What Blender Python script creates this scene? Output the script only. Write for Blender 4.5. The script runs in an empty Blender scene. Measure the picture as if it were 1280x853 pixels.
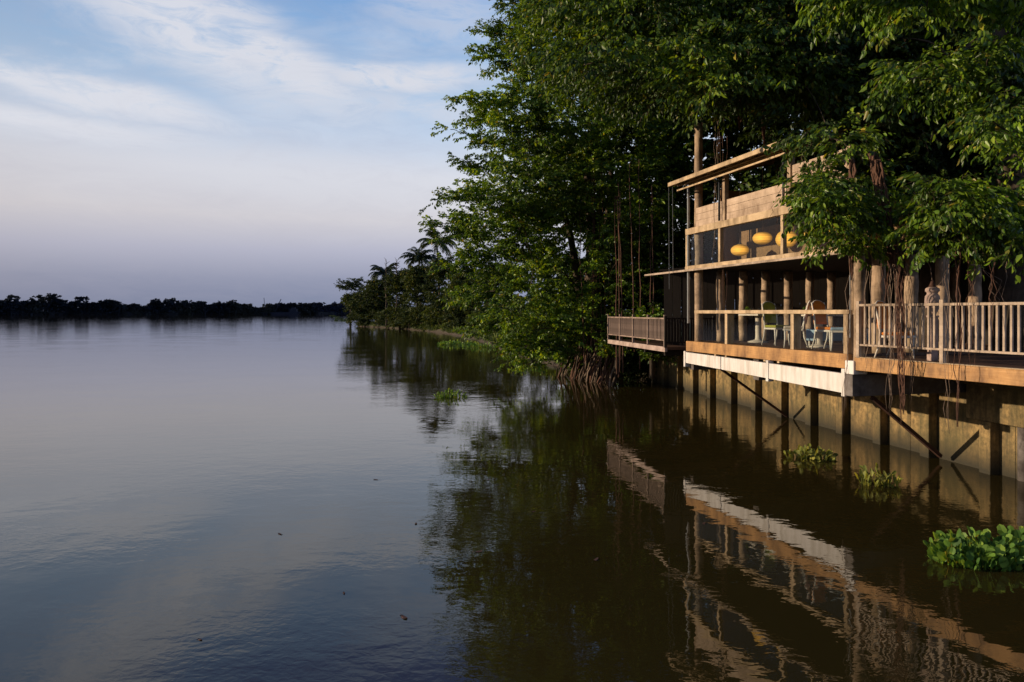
import bpy, math, random
import numpy as np
from mathutils import Vector, Matrix
random.seed(7)
RNG = np.random.default_rng(11)
sc = bpy.context.scene
COL = sc.collection
F = 853.3
EYE = 3.42
HOR = 390.0

def at(px, py, Y):
    """photo direction at depth Y -> world point"""
    return Vector(((px-640)/F*Y, Y, EYE-(py-HOR)/F*Y))
def s2l(c):
    c = c/255.0
    return c/12.92 if c <= .04045 else ((c+.055)/1.055)**2.4
def rgb(r, g, b): return (s2l(r), s2l(g), s2l(b), 1)

# ------------------------------------------------------------------ helpers
def tag(o, label=None, cat=None, group=None, kind=None):
    if label: o['label'] = label
    if cat: o['category'] = cat
    if group: o['group'] = group
    if kind: o['kind'] = kind
    return o
def empty(name, loc, label, cat, group=None, rz=0.0):
    o = bpy.data.objects.new(name, None); COL.objects.link(o)
    o.location = loc; o.rotation_euler = (0, 0, rz); o.empty_display_size = .3
    return tag(o, label, cat, group)

class MB:
    def __init__(s): s.v = []; s.f = []; s.m = []
    def add(s, vs, fs, m=0):
        n = len(s.v); s.v += [tuple(v) for v in vs]
        for f in fs: s.f.append(tuple(i+n for i in f)); s.m.append(m)
        return s
    def box(s, c, d, rz=0, m=0, M=None):
        x, y, z = d[0]/2, d[1]/2, d[2]/2
        vs = [Vector((a*x, b*y, e*z)) for e in (-1, 1) for a, b in ((-1, -1), (1, -1), (1, 1), (-1, 1))]
        if rz: R = Matrix.Rotation(rz, 3, 'Z'); vs = [R@v for v in vs]
        if M is not None: vs = [M@v for v in vs]
        c = Vector(c)
        return s.add([v+c for v in vs], [(3, 2, 1, 0), (4, 5, 6, 7), (0, 1, 5, 4), (1, 2, 6, 5), (2, 3, 7, 6), (3, 0, 4, 7)], m)
    def rng(s, x0, x1, y0, y1, z0, z1, m=0):
        return s.box(((x0+x1)/2, (y0+y1)/2, (z0+z1)/2), (abs(x1-x0), abs(y1-y0), abs(z1-z0)), m=m)
    def bar(s, p, q, w, h, m=0):
        """rectangular bar from p to q, w across, h along the up-ish side"""
        p, q = Vector(p), Vector(q); d = q-p; L = d.length; d.normalize()
        up = Vector((0, 0, 1)) if abs(d.z) < .95 else Vector((1, 0, 0))
        x = d.cross(up).normalized(); z = x.cross(d).normalized()
        M = Matrix((x, d, z)).transposed()
        return s.box((p+q)/2, (w, L, h), M=M, m=m)
    def tube(s, pts, rad, n=8, cap=True, m=0, rough=0.0):
        pts = [Vector(p) for p in pts]
        if not hasattr(rad, '__len__'): rad = [rad]*len(pts)
        k = len(pts); base = len(s.v)
        prev = None
        for i, p in enumerate(pts):
            d = (pts[min(i+1, k-1)]-pts[max(i-1, 0)])
            if d.length < 1e-9: d = Vector((0, 0, 1))
            d.normalize()
            if prev is None:
                a = Vector((1, 0, 0)) if abs(d.x) < .8 else Vector((0, 1, 0))
            else: a = prev
            x = (a-d*a.dot(d))
            if x.length < 1e-6: x = d.orthogonal()
            x.normalize(); prev = x; y = d.cross(x)
            for j in range(n):
                t = 2*math.pi*j/n; r = rad[i]*(1+(random.uniform(-rough, rough) if rough else 0))
                s.v.append(tuple(p+x*(math.cos(t)*r)+y*(math.sin(t)*r)))
        for i in range(k-1):
            for j in range(n):
                a = base+i*n+j; b = base+i*n+(j+1) % n
                s.f.append((a, b, b+n, a+n)); s.m.append(m)
        if cap:
            s.f.append(tuple(base+j for j in reversed(range(n)))); s.m.append(m)
            s.f.append(tuple(base+(k-1)*n+j for j in range(n))); s.m.append(m)
        return s
    def lathe(s, c, prof, n=20, m=0):
        """prof: list of (r,z)"""
        c = Vector(c); base = len(s.v); k = len(prof)
        for r, z in prof:
            for j in range(n):
                t = 2*math.pi*j/n; s.v.append((c.x+r*math.cos(t), c.y+r*math.sin(t), c.z+z))
        for i in range(k-1):
            for j in range(n):
                a = base+i*n+j; b = base+i*n+(j+1) % n
                s.f.append((a, b, b+n, a+n)); s.m.append(m)
        s.f.append(tuple(base+j for j in reversed(range(n)))); s.m.append(m)
        s.f.append(tuple(base+(k-1)*n+j for j in range(n))); s.m.append(m)
        return s
    def build(s, name, mats, parent=None, smooth=False, bevel=0, off=None):
        me = bpy.data.meshes.new(name)
        v = s.v
        if off is not None: v = [(a[0]-off[0], a[1]-off[1], a[2]-off[2]) for a in v]
        me.from_pydata(v, [], s.f)
        if not isinstance(mats, (list, tuple)): mats = [mats]
        for m in mats: me.materials.append(m)
        if len(mats) > 1: me.polygons.foreach_set('material_index', s.m)
        if smooth: me.polygons.foreach_set('use_smooth', [True]*len(me.polygons))
        me.update()
        o = bpy.data.objects.new(name, me); COL.objects.link(o)
        if parent: o.parent = parent
        if bevel:
            b = o.modifiers.new('bevel', 'BEVEL'); b.width = bevel; b.segments = 2; b.limit_method = 'ANGLE'
        return o

def children(o): return [c for c in bpy.data.objects if c.parent == o]
def copy_tree(o, parent=None):
    c = o.copy(); COL.objects.link(c)
    if parent: c.parent = parent
    for ch in children(o): copy_tree(ch, c)
    return c

# ------------------------------------------------------------------ node helper
class NT:
    def __init__(s, nt): s.t = nt; s.t.nodes.clear()
    def n(s, typ, **kw):
        nd = s.t.nodes.new(typ)
        for k, v in kw.items():
            if k.startswith('i_'): 
                key = k[2:].replace('_', ' ')
                s.link(v, nd.inputs[key])
            else: setattr(nd, k, v)
        return nd
    def link(s, v, inp):
        if isinstance(v, bpy.types.NodeSocket): s.t.links.new(v, inp)
        elif isinstance(v, bpy.types.Node): s.t.links.new(v.outputs[0], inp)
        else: inp.default_value = v
    def m(s, op, a, b=None, c=None, clamp=False):
        nd = s.t.nodes.new('ShaderNodeMath'); nd.operation = op; nd.use_clamp = clamp
        s.link(a, nd.inputs[0])
        if b is not None: s.link(b, nd.inputs[1])
        if c is not None: s.link(c, nd.inputs[2])
        return nd.outputs[0]
    def mix(s, f, a, b, mode='MIX'):
        nd = s.t.nodes.new('ShaderNodeMix'); nd.data_type = 'RGBA'; nd.blend_type = mode
        s.link(f, nd.inputs[0]); s.link(a, nd.inputs[6]); s.link(b, nd.inputs[7])
        return nd.outputs[2]
    def ramp(s, f, stops, interp='LINEAR'):
        nd = s.t.nodes.new('ShaderNodeValToRGB'); s.link(f, nd.inputs[0]); cr = nd.color_ramp
        cr.interpolation = interp
        while len(cr.elements) > 1: cr.elements.remove(cr.elements[-1])
        cr.elements[0].position = stops[0][0]; cr.elements[0].color = stops[0][1]
        for p, c in stops[1:]:
            e = cr.elements.new(p); e.color = c
        return nd.outputs[0]
    def noise(s, vec, scale, detail=4, rough=.55, dist=0.0):
        nd = s.t.nodes.new('ShaderNodeTexNoise'); s.link(vec, nd.inputs['Vector'])
        nd.inputs['Scale'].default_value = scale; nd.inputs['Detail'].default_value = detail
        nd.inputs['Roughness'].default_value = rough; nd.inputs['Distortion'].default_value = dist
        return nd.outputs[0]
    def mapping(s, vec, scale=(1, 1, 1), rot=(0, 0, 0), loc=(0, 0, 0)):
        nd = s.t.nodes.new('ShaderNodeMapping'); s.link(vec, nd.inputs[0])
        nd.inputs[1].default_value = loc; nd.inputs[2].default_value = rot; nd.inputs[3].default_value = scale
        return nd.outputs[0]

def new_mat(name):
    m = bpy.data.materials.new(name); m.use_nodes = True
    return m, NT(m.node_tree)
def c4(c): return (c[0], c[1], c[2], 1)

def surf(name, c1, c2, rough=.7, scale=6, stretch=(1, 1, 1), bump=.3, dark=None, spec=.3, metal=0.0, dist=.01, streak=None, world=False):
    """two-tone mottled surface with dirt and bump; stretch = grain direction"""
    m, t = new_mat(name)
    tc = t.n('ShaderNodeTexCoord')
    co = tc.outputs['Object']
    if world: co = t.n('ShaderNodeNewGeometry').outputs['Position']
    g = t.noise(t.mapping(co, stretch), scale, 6, .62, .3)
    big = t.noise(co, scale*.17, 3, .6)
    f = t.m('MULTIPLY_ADD', t.m('SUBTRACT', g, .5), 2.6, .5, clamp=True)
    col = t.mix(f, c4(c1), c4(c2))
    if dark is not None:
        d = t.ramp(t.noise(t.mapping(co, streak or (1, 1, 1)), scale*.35, 5, .65), [(.42, (0, 0, 0, 1)), (.68, (1, 1, 1, 1))])
        col = t.mix(t.m('MULTIPLY', d, .9), col, c4(dark))
        d2 = t.ramp(t.noise(t.mapping(co, (1, 1, .4)), scale*1.7, 4, .7), [(.60, (0, 0, 0, 1)), (.70, (1, 1, 1, 1))])
        col = t.mix(t.m('MULTIPLY', d2, .5), col, c4(dark))
    col = t.mix(t.m('MULTIPLY', big, .55), col, t.mix(1.0, col, (.45, .45, .45, 1), 'MULTIPLY'))
    b = t.n('ShaderNodeBump'); b.inputs['Strength'].default_value = bump; b.inputs['Distance'].default_value = dist
    t.link(g, b.inputs['Height'])
    p = t.n('ShaderNodeBsdfPrincipled')
    t.link(col, p.inputs['Base Color']); t.link(b, p.inputs['Normal'])
    p.inputs['Specular IOR Level'].default_value = spec; p.inputs['Metallic'].default_value = metal
    t.link(t.m('MULTIPLY_ADD', g, .25, rough-.12), p.inputs['Roughness'])
    o = t.n('ShaderNodeOutputMaterial'); t.link(p, o.inputs[0])
    return m

def leaf_mat(name, greens, trans=.35, rough=.42, yellow=0.05, noise_scale=.5, spec=.35, con=((.42, .5, .5, 1), (1.9, 1.65, 1.0, 1))):
    m, t = new_mat(name)
    geo = t.n('ShaderNodeNewGeometry')
    r = geo.outputs['Random Per Island']
    k = len(greens)
    col = t.ramp(r, [(i/(k-1)*(1-yellow), c4(g)) for i, g in enumerate(greens)] + ([(1.0, (.24, .2, .04, 1))] if yellow else []))
    nz = t.noise(geo.outputs['Position'], noise_scale, 3, .6)
    f = t.ramp(nz, [(.3, con[0]), (.48, (.9, .9, .9, 1)), (.70, con[1])])  # noise paints sunlit and shaded patches into the colour, plus yellower growth
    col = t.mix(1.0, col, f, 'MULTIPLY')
    p = t.n('ShaderNodeBsdfPrincipled'); t.link(col, p.inputs['Base Color'])
    p.inputs['Roughness'].default_value = rough; p.inputs['Specular IOR Level'].default_value = spec
    tr = t.n('ShaderNodeBsdfTranslucent')
    t.link(t.mix(1.0, col, (1.9, 1.6, .5, 1), 'MULTIPLY'), tr.inputs[0])
    mx = t.n('ShaderNodeMixShader'); mx.inputs[0].default_value = trans
    t.link(p, mx.inputs[1]); t.link(tr, mx.inputs[2])
    o = t.n('ShaderNodeOutputMaterial'); t.link(mx, o.inputs[0])
    return m

M = {}
M['deck_beam'] = surf('oiled timber beam', (.66, .37, .14), (.50, .26, .09), .6, 5, (.6, 6, 9), .3, (.16, .08, .035), streak=(1.2, 1.2, .5))
M['tan_wood'] = surf('weathered tan timber', (.72, .54, .33), (.56, .40, .23), .7, 6, (.5, 6, 9), .3, (.22, .15, .08), streak=(1.4, 1.4, .5))
M['panel_wood'] = surf('pale plank panelling', (.68, .52, .38), (.55, .40, .27), .7, 5, (.5, 6, 10), .35, (.24, .16, .10), streak=(1, 1, .6))
M['grey_wood'] = surf('sun bleached rail timber', (.62, .49, .37), (.46, .35, .25), .75, 7, (3, 3, .5), .3, (.18, .13, .09))
M['pole_wood'] = surf('rough round poles', (.56, .41, .27), (.40, .28, .18), .85, 7, (3, 3, .35), .5, (.12, .085, .055), dist=.02)
M['floor_wood'] = surf('dark deck boards', (.12, .06, .035), (.075, .04, .025), .55, 6, (.5, 8, 2), .3)
M['dark_wood'] = surf('timber boarding darkened for shade', (.022, .016, .011), (.012, .009, .007), .8, 5, (8, 8, .5), .3)  # near-black: darkness of the unlit interior and gaps put into the colour
M['brown_weave'] = surf('woven bamboo screen', (.34, .21, .10), (.20, .12, .055), .8, 22, (1, 1, 1), .5)
M['white_paint'] = surf('chalky white fascia', (.88, .84, .79), (.80, .76, .70), .75, 4, (1, 1, 1), .2, (.58, .53, .46), streak=(4, 4, .5))
M['pink_plank'] = surf('pinkish weathered plank', (.60, .47, .40), (.48, .36, .30), .8, 5, (1, 1, 6), .3, (.28, .2, .16))
M['slat_wood'] = surf('weathered slat timber', (.46, .34, .27), (.32, .23, .18), .85, 7, (4, 4, .5), .3, (.11, .08, .06))
M['beam_concrete'] = surf('stained grey concrete', (.26, .23, .21), (.16, .14, .125), .85, 5, (1, 1, 1.6), .5, (.06, .05, .045))
M['rust'] = surf('rusty steel', (.12, .055, .035), (.07, .035, .025), .8, 14, (1, 1, 1), .4, (.04, .02, .015))
M['steel'] = surf('galvanised grey steel', (.30, .31, .31), (.22, .23, .23), .45, 9, (1, 1, .3), .1, metal=.5)
M['dark_steel'] = surf('dark steel', (.05, .06, .07), (.03, .035, .04), .6, 9, (1, 1, .3), .1, metal=.3)
M['roof'] = surf('corrugated roof sheet', (.16, .12, .08), (.09, .07, .05), .8, 3, (1, 1, 1), .3)
M['bark'] = surf('banyan bark', (.13, .095, .065), (.07, .05, .035), .9, 6, (2, 2, .5), .8, (.035, .03, .02), dist=.03)
M['root'] = surf('reddish aerial roots', (.17, .085, .055), (.09, .05, .035), .9, 9, (2, 2, .5), .6)
M['root_pale'] = surf('pale dry roots', (.30, .22, .16), (.17, .12, .09), .9, 9, (2, 2, .5), .6)
M['stone'] = surf('pinkish carved stone', (.55, .41, .35), (.38, .28, .23), .85, 9, (1, 1, 1), .5, (.14, .10, .09))
M['cream'] = surf('cream table stone', (.75, .67, .55), (.65, .57, .45), .6, 8, (1, 1, 1), .2)
M['chair_paint'] = surf('pale chair paint', (.80, .75, .65), (.7, .64, .55), .5, 10, (1, 1, 1), .1)
M['olive_cloth'] = surf('olive upholstery', (.38, .38, .05), (.30, .30, .04), .9, 40, (1, 1, 1), .2)
M['orange_cloth'] = surf('orange upholstery', (.75, .25, .04), (.65, .20, .03), .9, 40, (1, 1, 1), .2)
M['blue_cloth'] = surf('blue cloth', (.36, .50, .62), (.28, .40, .52), .9, 20, (1, 1, 1), .2)
M['china'] = surf('white china', (.75, .73, .69), (.7, .68, .64), .25, 3, (1, 1, 1), .02, spec=.5)
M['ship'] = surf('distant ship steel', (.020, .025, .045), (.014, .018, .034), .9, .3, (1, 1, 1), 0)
M['far_tower'] = surf('distant concrete tinted for haze', (.055, .07, .13), (.045, .06, .11), .9, .3, (1, 1, 1), 0)  # blue tint in the base colour imitates haze

# retaining wall: mossy concrete, wetter and darker at the waterline
def wall_material():
    m, t = new_mat('mossy retaining wall')
    geo = t.n('ShaderNodeNewGeometry'); pos = geo.outputs['Position']
    sep = t.n('ShaderNodeSeparateXYZ'); t.link(pos, sep.inputs[0])
    g = t.noise(pos, 7, 7, .7); st = t.noise(t.mapping(pos, (1.6, 1.6, .22)), 3.0, 5, .7); big = t.noise(pos, .8, 3, .6)
    col = t.mix(t.m('MULTIPLY_ADD', t.m('SUBTRACT', g, .5), 4.5, .5, clamp=True), (.42, .28, .11, 1), (.17, .115, .046, 1))
    col = t.mix(t.ramp(st, [(.40, (0, 0, 0, 1)), (.66, (.9, .9, .9, 1))]), col, (.055, .045, .022, 1))
    col = t.mix(t.ramp(big, [(.4, (0, 0, 0, 1)), (.7, (.7, .7, .7, 1))]), col, (.085, .08, .03, 1))
    z = t.m('ADD', sep.outputs[2], t.m('MULTIPLY', t.m('SUBTRACT', g, .5), .25))
    wet = t.ramp(z, [(.06, (1, 1, 1, 1)), (.24, (.7, .7, .7, 1)), (.62, (0, 0, 0, 1))])
    col = t.mix(wet, col, (.028, .024, .012, 1))
    b = t.n('ShaderNodeBump'); b.inputs['Strength'].default_value = .7; b.inputs['Distance'].default_value = .03
    t.link(g, b.inputs['Height'])
    p = t.n('ShaderNodeBsdfPrincipled'); t.link(col, p.inputs['Base Color']); t.link(b, p.inputs['Normal'])
    p.inputs['Roughness'].default_value = .85
    o = t.n('ShaderNodeOutputMaterial'); t.link(p, o.inputs[0])
    return m
M['wall'] = wall_material()

def ground_material():
    m, t = new_mat('grassy bank')
    geo = t.n('ShaderNodeNewGeometry'); pos = geo.outputs['Position']
    g = t.noise(pos, 2.2, 8, .7); big = t.noise(pos, .12, 4, .6)
    col = t.mix(t.m('MULTIPLY_ADD', t.m('SUBTRACT', g, .5), 3, .5, clamp=True), (.05, .085, .018, 1), (.028, .045, .012, 1))
    col = t.mix(t.ramp(big, [(.45, (0, 0, 0, 1)), (.6, (.8, .8, .8, 1))]), col, (.075, .058, .035, 1))
    sep = t.n('ShaderNodeSeparateXYZ'); t.link(pos, sep.inputs[0])
    col = t.mix(t.ramp(sep.outputs[2], [(.12, (1, 1, 1, 1)), (.4, (0, 0, 0, 1))]), col, (.05, .036, .022, 1))
    b = t.n('ShaderNodeBump'); b.inputs['Strength'].default_value = .8; b.inputs['Distance'].default_value = .15
    t.link(g, b.inputs['Height'])
    p = t.n('ShaderNodeBsdfPrincipled'); t.link(col, p.inputs['Base Color']); t.link(b, p.inputs['Normal'])
    p.inputs['Roughness'].default_value = .95
    o = t.n('ShaderNodeOutputMaterial'); t.link(p, o.inputs[0])
    return m
M['ground'] = ground_material()
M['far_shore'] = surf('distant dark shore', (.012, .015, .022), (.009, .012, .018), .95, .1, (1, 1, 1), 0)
M['bed'] = surf('river mud', (.03, .025, .012), (.02, .016, .009), .95, .5, (1, 1, 1), .2)

def water_material():
    m, t = new_mat('muddy river water')
    geo = t.n('ShaderNodeNewGeometry'); pos = geo.outputs['Position']
    # ripples: short wind chop, longer lazy swell, patches of calm and rough
    a = t.noise(t.mapping(pos, (1, 1.35, 1), (0, 0, .25)), 2.1, 3, .5, .4)
    b_ = t.noise(t.mapping(pos, (1, 1.6, 1), (0, 0, -.35)), .62, 3, .5, .3)
    c = t.noise(t.mapping(pos, (1, 1.5, 1), (0, 0, .1)), 7.5, 2, .5, .5)
    patch = t.ramp(t.noise(t.mapping(pos, (.8, 1.7, 1), (0, 0, -.12)), .15, 4, .6), [(.42, (.03, .03, .03, 1)), (.56, (1, 1, 1, 1))])
    h = t.m('ADD', t.m('MULTIPLY', a, .0034), t.m('MULTIPLY', b_, .010))
    h = t.m('ADD', h, t.m('MULTIPLY', t.m('MULTIPLY', c, patch), .0034))
    h = t.m('ADD', h, t.m('MULTIPLY', t.m('MULTIPLY', a, patch), .0042))
    bp = t.n('ShaderNodeBump'); bp.inputs['Strength'].default_value = .55; bp.inputs['Distance'].default_value = 1.0
    t.link(h, bp.inputs['Height'])
    silt = t.noise(pos, .25, 4, .6)
    col = t.mix(silt, (.021, .0162, .0042, 1), (.030, .0228, .0060, 1))
    p = t.n('ShaderNodeBsdfPrincipled'); t.link(col, p.inputs['Base Color']); t.link(bp, p.inputs['Normal'])
    p.inputs['Roughness'].default_value = .012; p.inputs['IOR'].default_value = 1.50; p.inputs['Specular Tint'].default_value = (.93, .98, 1.0, 1)
    o = t.n('ShaderNodeOutputMaterial'); t.link(p, o.inputs[0])
    return m
M['water'] = water_material()

def glass_material():
    m, t = new_mat('clear glass')
    geo = t.n('ShaderNodeNewGeometry'); vm = t.n('ShaderNodeVectorMath'); vm.operation = 'DOT_PRODUCT'
    t.link(geo.outputs['Incoming'], vm.inputs[0]); t.link(geo.outputs['Normal'], vm.inputs[1])
    fr = t.m('MULTIPLY_ADD', t.m('POWER', t.m('SUBTRACT', 1.0, t.m('ABSOLUTE', vm.outputs['Value'])), 5.0), .96, .04)
    tr = t.n('ShaderNodeBsdfTransparent'); tr.inputs[0].default_value = (.93, .95, .94, 1)
    gl = t.n('ShaderNodeBsdfGlossy'); gl.inputs[1].default_value = .01
    mx = t.n('ShaderNodeMixShader'); t.link(t.m('MULTIPLY', fr, .5, clamp=True), mx.inputs[0])
    t.link(tr, mx.inputs[1]); t.link(gl, mx.inputs[2])
    o = t.n('ShaderNodeOutputMaterial'); t.link(mx, o.inputs[0])
    return m
M['glass'] = glass_material()

def lantern_material():
    m, t = new_mat('glowing paper lantern')
    tc = t.n('ShaderNodeTexCoord')
    sep = t.n('ShaderNodeSeparateXYZ'); t.link(tc.outputs['Object'], sep.inputs[0])
    rib = t.m('SINE', t.m('MULTIPLY', sep.outputs[2], 95.0))
    nz = t.noise(tc.outputs['Object'], 8, 3)
    lw = t.n('ShaderNodeLayerWeight'); lw.inputs[0].default_value = .4
    core = t.m('SUBTRACT', 1.0, lw.outputs[1])
    e = t.m('MULTIPLY', t.m('MULTIPLY_ADD', t.m('POWER', core, 3.0), 1.5, .12), t.m('MULTIPLY_ADD', rib, .16, .85))
    e = t.m('MULTIPLY', e, t.m('MULTIPLY_ADD', nz, .5, .75))
    d = t.n('ShaderNodeBsdfDiffuse'); d.inputs[0].default_value = (.6, .35, .08, 1)
    em = t.n('ShaderNodeEmission'); em.inputs[0].default_value = (1, .44, .05, 1); t.link(e, em.inputs[1])
    ad = t.n('ShaderNodeAddShader'); t.link(d, ad.inputs[0]); t.link(em, ad.inputs[1])
    o = t.n('ShaderNodeOutputMaterial'); t.link(ad, o.inputs[0])
    return m
M['lantern'] = lantern_material()

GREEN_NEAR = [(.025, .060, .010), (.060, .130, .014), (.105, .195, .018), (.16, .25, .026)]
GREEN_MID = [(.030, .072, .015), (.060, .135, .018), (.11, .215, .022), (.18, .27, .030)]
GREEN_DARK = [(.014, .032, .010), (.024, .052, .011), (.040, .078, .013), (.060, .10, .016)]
M['leaf_near'] = leaf_mat('banyan leaves toned for sunlight', GREEN_NEAR, .34, .38, .05, .75, .35, ((.13, .17, .19, 1), (2.1, 1.85, 1.0, 1)))  # sunlit copy of the banyan greens, sunlight put into the colour
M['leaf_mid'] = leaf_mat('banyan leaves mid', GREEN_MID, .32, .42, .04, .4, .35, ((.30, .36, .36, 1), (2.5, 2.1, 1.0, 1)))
M['leaf_canopy'] = leaf_mat('banyan leaves toned for canopy shade', [(.022, .052, .012), (.042, .094, .014), (.078, .152, .018), (.12, .19, .024)], .3, .42, .04, .5, .3, ((.22, .28, .30, 1), (2.2, 1.9, 1.0, 1)))  # darker copy for the canopy over the roof, shade put into colour
M['leaf_dark'] = leaf_mat('banyan leaves toned dark for shade', GREEN_DARK, .2, .5, 0, .4, .2)  # darkest copy, deep foliage shade painted into the leaf colour
M['leaf_bank'] = leaf_mat('bank tree leaves', [(.020, .036, .014), (.034, .056, .018), (.054, .080, .022)], .25, .6, .03, .12, .15)
M['leaf_bush'] = leaf_mat('bush leaves', [(.04, .07, .02), (.06, .10, .025), (.09, .13, .03)], .3, .6, .03, .3, .15)
M['leaf_palm'] = leaf_mat('palm leaves', [(.018, .030, .012), (.03, .045, .016), (.045, .06, .02)], .25, .5, .02, .2, .2)
M['leaf_far'] = leaf_mat('far bank leaves tinted for haze', [(.016, .023, .034), (.022, .029, .043), (.028, .036, .053)], .1, .9, 0, .02, .0)  # bluish base colour stands in for distance haze
M['leaf_far2'] = leaf_mat('farther bank leaves tinted blue for haze', [(.022, .028, .055), (.028, .034, .064), (.034, .042, .075)], .1, .9, 0, .01, .0)  # stronger blue: thicker haze painted into the leaf colour
M['hyacinth'] = leaf_mat('water hyacinth leaves', [(.05, .12, .025), (.09, .19, .035), (.18, .30, .05)], .3, .5, .10, 3, .15)
M['hyacinth_pale'] = leaf_mat('pale water plant leaves', [(.13, .16, .035), (.18, .21, .05), (.26, .27, .07)], .3, .5, .06, 3, .15)
M['twig'] = surf('twigs', (.09, .06, .04), (.06, .04, .03), .9, 9, (1, 1, 1), .2)

# ------------------------------------------------------------------ foliage engine
def unit(v): return v/np.maximum(np.linalg.norm(v, axis=-1, keepdims=True), 1e-9)
def spray_template(rng, L, nl, leaf, droop, hang=.6, nside=4, width=.24, up_=.55):
    axes = []                                   # (start, dir, length)
    axes.append((np.zeros(3), np.array([0., 1, 0]), L, nl*.34))
    for i in range(nside):
        t = rng.uniform(.15, .8); s = 1 if i % 2 else -1
        a = s*rng.uniform(.5, 1.15)
        st = np.array([0, L*t, -droop*L*t*t]); d = np.array([math.sin(a), math.cos(a), rng.uniform(-.25, .35)])
        axes.append((st, d/np.linalg.norm(d), L*rng.uniform(.35, .6), nl*.66/nside))
    V = []; Q = []; Mi = []
    def twig(p0, p1, w):
        n = len(V); d = p1-p0; x = unit(np.cross(d, [0, 0, 1.]))*w
        V.extend([p0-x, p0+x, p1+x*.5, p1-x*.5]); Q.append((n, n+1, n+2, n+3)); Mi.append(1)
    for st, d, ln, k in axes:
        k = max(3, int(k)); prev = st
        for i in range(3):
            t = (i+1)/3; p = st+d*ln*t+np.array([0, 0, -droop*ln*t*t]); twig(prev, p, .006*L/.6); prev = p
        side = unit(np.cross(d, [0, 0, 1.]))
        for i in range(k):
            t = (i+.6)/k; p = st+d*ln*t+np.array([0, 0, -droop*ln*t*t])+rng.normal(0, .02*L, 3)
            s = 1 if i % 2 else -1
            ld = d*.55+side*s*rng.uniform(.3, .9)+np.array([0, 0, -hang])+rng.normal(0, .28, 3); ld = unit(ld)
            up = np.array([0, 0, up_])+side*s*.3+rng.normal(0, .6, 3)
            x = unit(np.cross(ld, up)); nn = np.cross(x, ld)
            l = leaf*rng.uniform(.5, 1.35); w = l*width*rng.uniform(.85, 1.15)
            n = len(V)
            V.extend([p, p+x*w+ld*l*.32+nn*w*.35, p+x*w*.72+ld*l*.68+nn*w*.2, p+ld*l-nn*l*.12,
                      p-x*w*.72+ld*l*.68+nn*w*.2, p-x*w+ld*l*.32+nn*w*.35])
            Q.append((n, n+1, n+2, n+3)); Q.append((n, n+3, n+4, n+5)); Mi += [0, 0]
    return np.array(V, np.float32), np.array(Q, np.int64), np.array(Mi, np.int32)

def mesh_from_arrays(name, V, Q, Mi, mats):
    me = bpy.data.meshes.new(name)
    me.vertices.add(len(V)); me.vertices.foreach_set('co', V.astype(np.float32).ravel())
    me.loops.add(len(Q)*4); me.loops.foreach_set('vertex_index', Q.astype(np.int32).ravel())
    me.polygons.add(len(Q)); me.polygons.foreach_set('loop_start', np.arange(0, len(Q)*4, 4, dtype=np.int32))
    for m in mats: me.materials.append(m)
    me.polygons.foreach_set('material_index', Mi.astype(np.int32))
    me.update(calc_edges=True)
    return me

TPL = {}
def templates(key, seed, **kw):
    if key not in TPL:
        r = np.random.default_rng(seed); TPL[key] = [spray_template(r, **kw) for _ in range(7)]
    return TPL[key]

def crown(name, P, D, S, tpls, mats, parent, off):
    """P sprays positions (n,3), D outward directions, S scales -> one mesh"""
    n = len(P); rng = RNG
    D = unit(D); yaw = np.arctan2(-D[:, 0], D[:, 1])+rng.normal(0, .35, n); pitch = np.arcsin(np.clip(D[:, 2], -.8, .8))+rng.normal(0, .2, n)
    roll = rng.normal(0, .3, n)
    cz, sz, cx, sx, cy, sy = np.cos(yaw), np.sin(yaw), np.cos(pitch), np.sin(pitch), np.cos(roll), np.sin(roll)
    O = np.zeros(n); I = np.ones(n)
    Rz = np.stack([cz, -sz, O, sz, cz, O, O, O, I], 1).reshape(n, 3, 3)
    Rx = np.stack([I, O, O, O, cx, -sx, O, sx, cx], 1).reshape(n, 3, 3)
    Ry = np.stack([cy, O, sy, O, I, O, -sy, O, cy], 1).reshape(n, 3, 3)
    R = (Rz@Rx@Ry)*S[:, None, None]
    which = rng.integers(0, len(tpls), n)
    VV = []; QQ = []; MM = []; base = 0
    for k, (V, Q, Mi) in enumerate(tpls):
        idx = np.where(which == k)[0]
        if not len(idx): continue
        W = np.einsum('mij,vj->mvi', R[idx], V)+P[idx][:, None, :]
        q = Q[None]+(np.arange(len(idx))*len(V))[:, None, None]+base
        VV.append(W.reshape(-1, 3)); QQ.append(q.reshape(-1, 4)); MM.append(np.tile(Mi, len(idx))); base += len(idx)*len(V)
    V = np.concatenate(VV)-np.array(off)[None]
    me = mesh_from_arrays(name, V, np.concatenate(QQ), np.concatenate(MM), mats)
    o = bpy.data.objects.new(name, me); COL.objects.link(o)
    if parent: o.parent = parent
    return o

def clump_sprays(C, per, r_in=.5, flat=True):
    """C: (n,4+) centre + radius (+ vertical ratio). returns P, D"""
    P = []; D = []
    for c in C:
        k = max(4, int(per*(c[3]**2)))
        d = unit(RNG.normal(0, 1, (k, 3))); d[:, 2] = np.where(d[:, 2] < -.35, -d[:, 2], d[:, 2]) ; d = unit(d)
        rr = c[3]*RNG.uniform(r_in**2, 1, (k, 1))**.5
        vz = c[4] if len(c) > 4 else .75
        p = d*rr*np.array([1, 1, vz])+np.array(c[:3])
        P.append(p); dd = d.copy(); dd[:, 2] = dd[:, 2]*.5; D.append(dd)
    return np.concatenate(P), np.concatenate(D)

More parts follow.
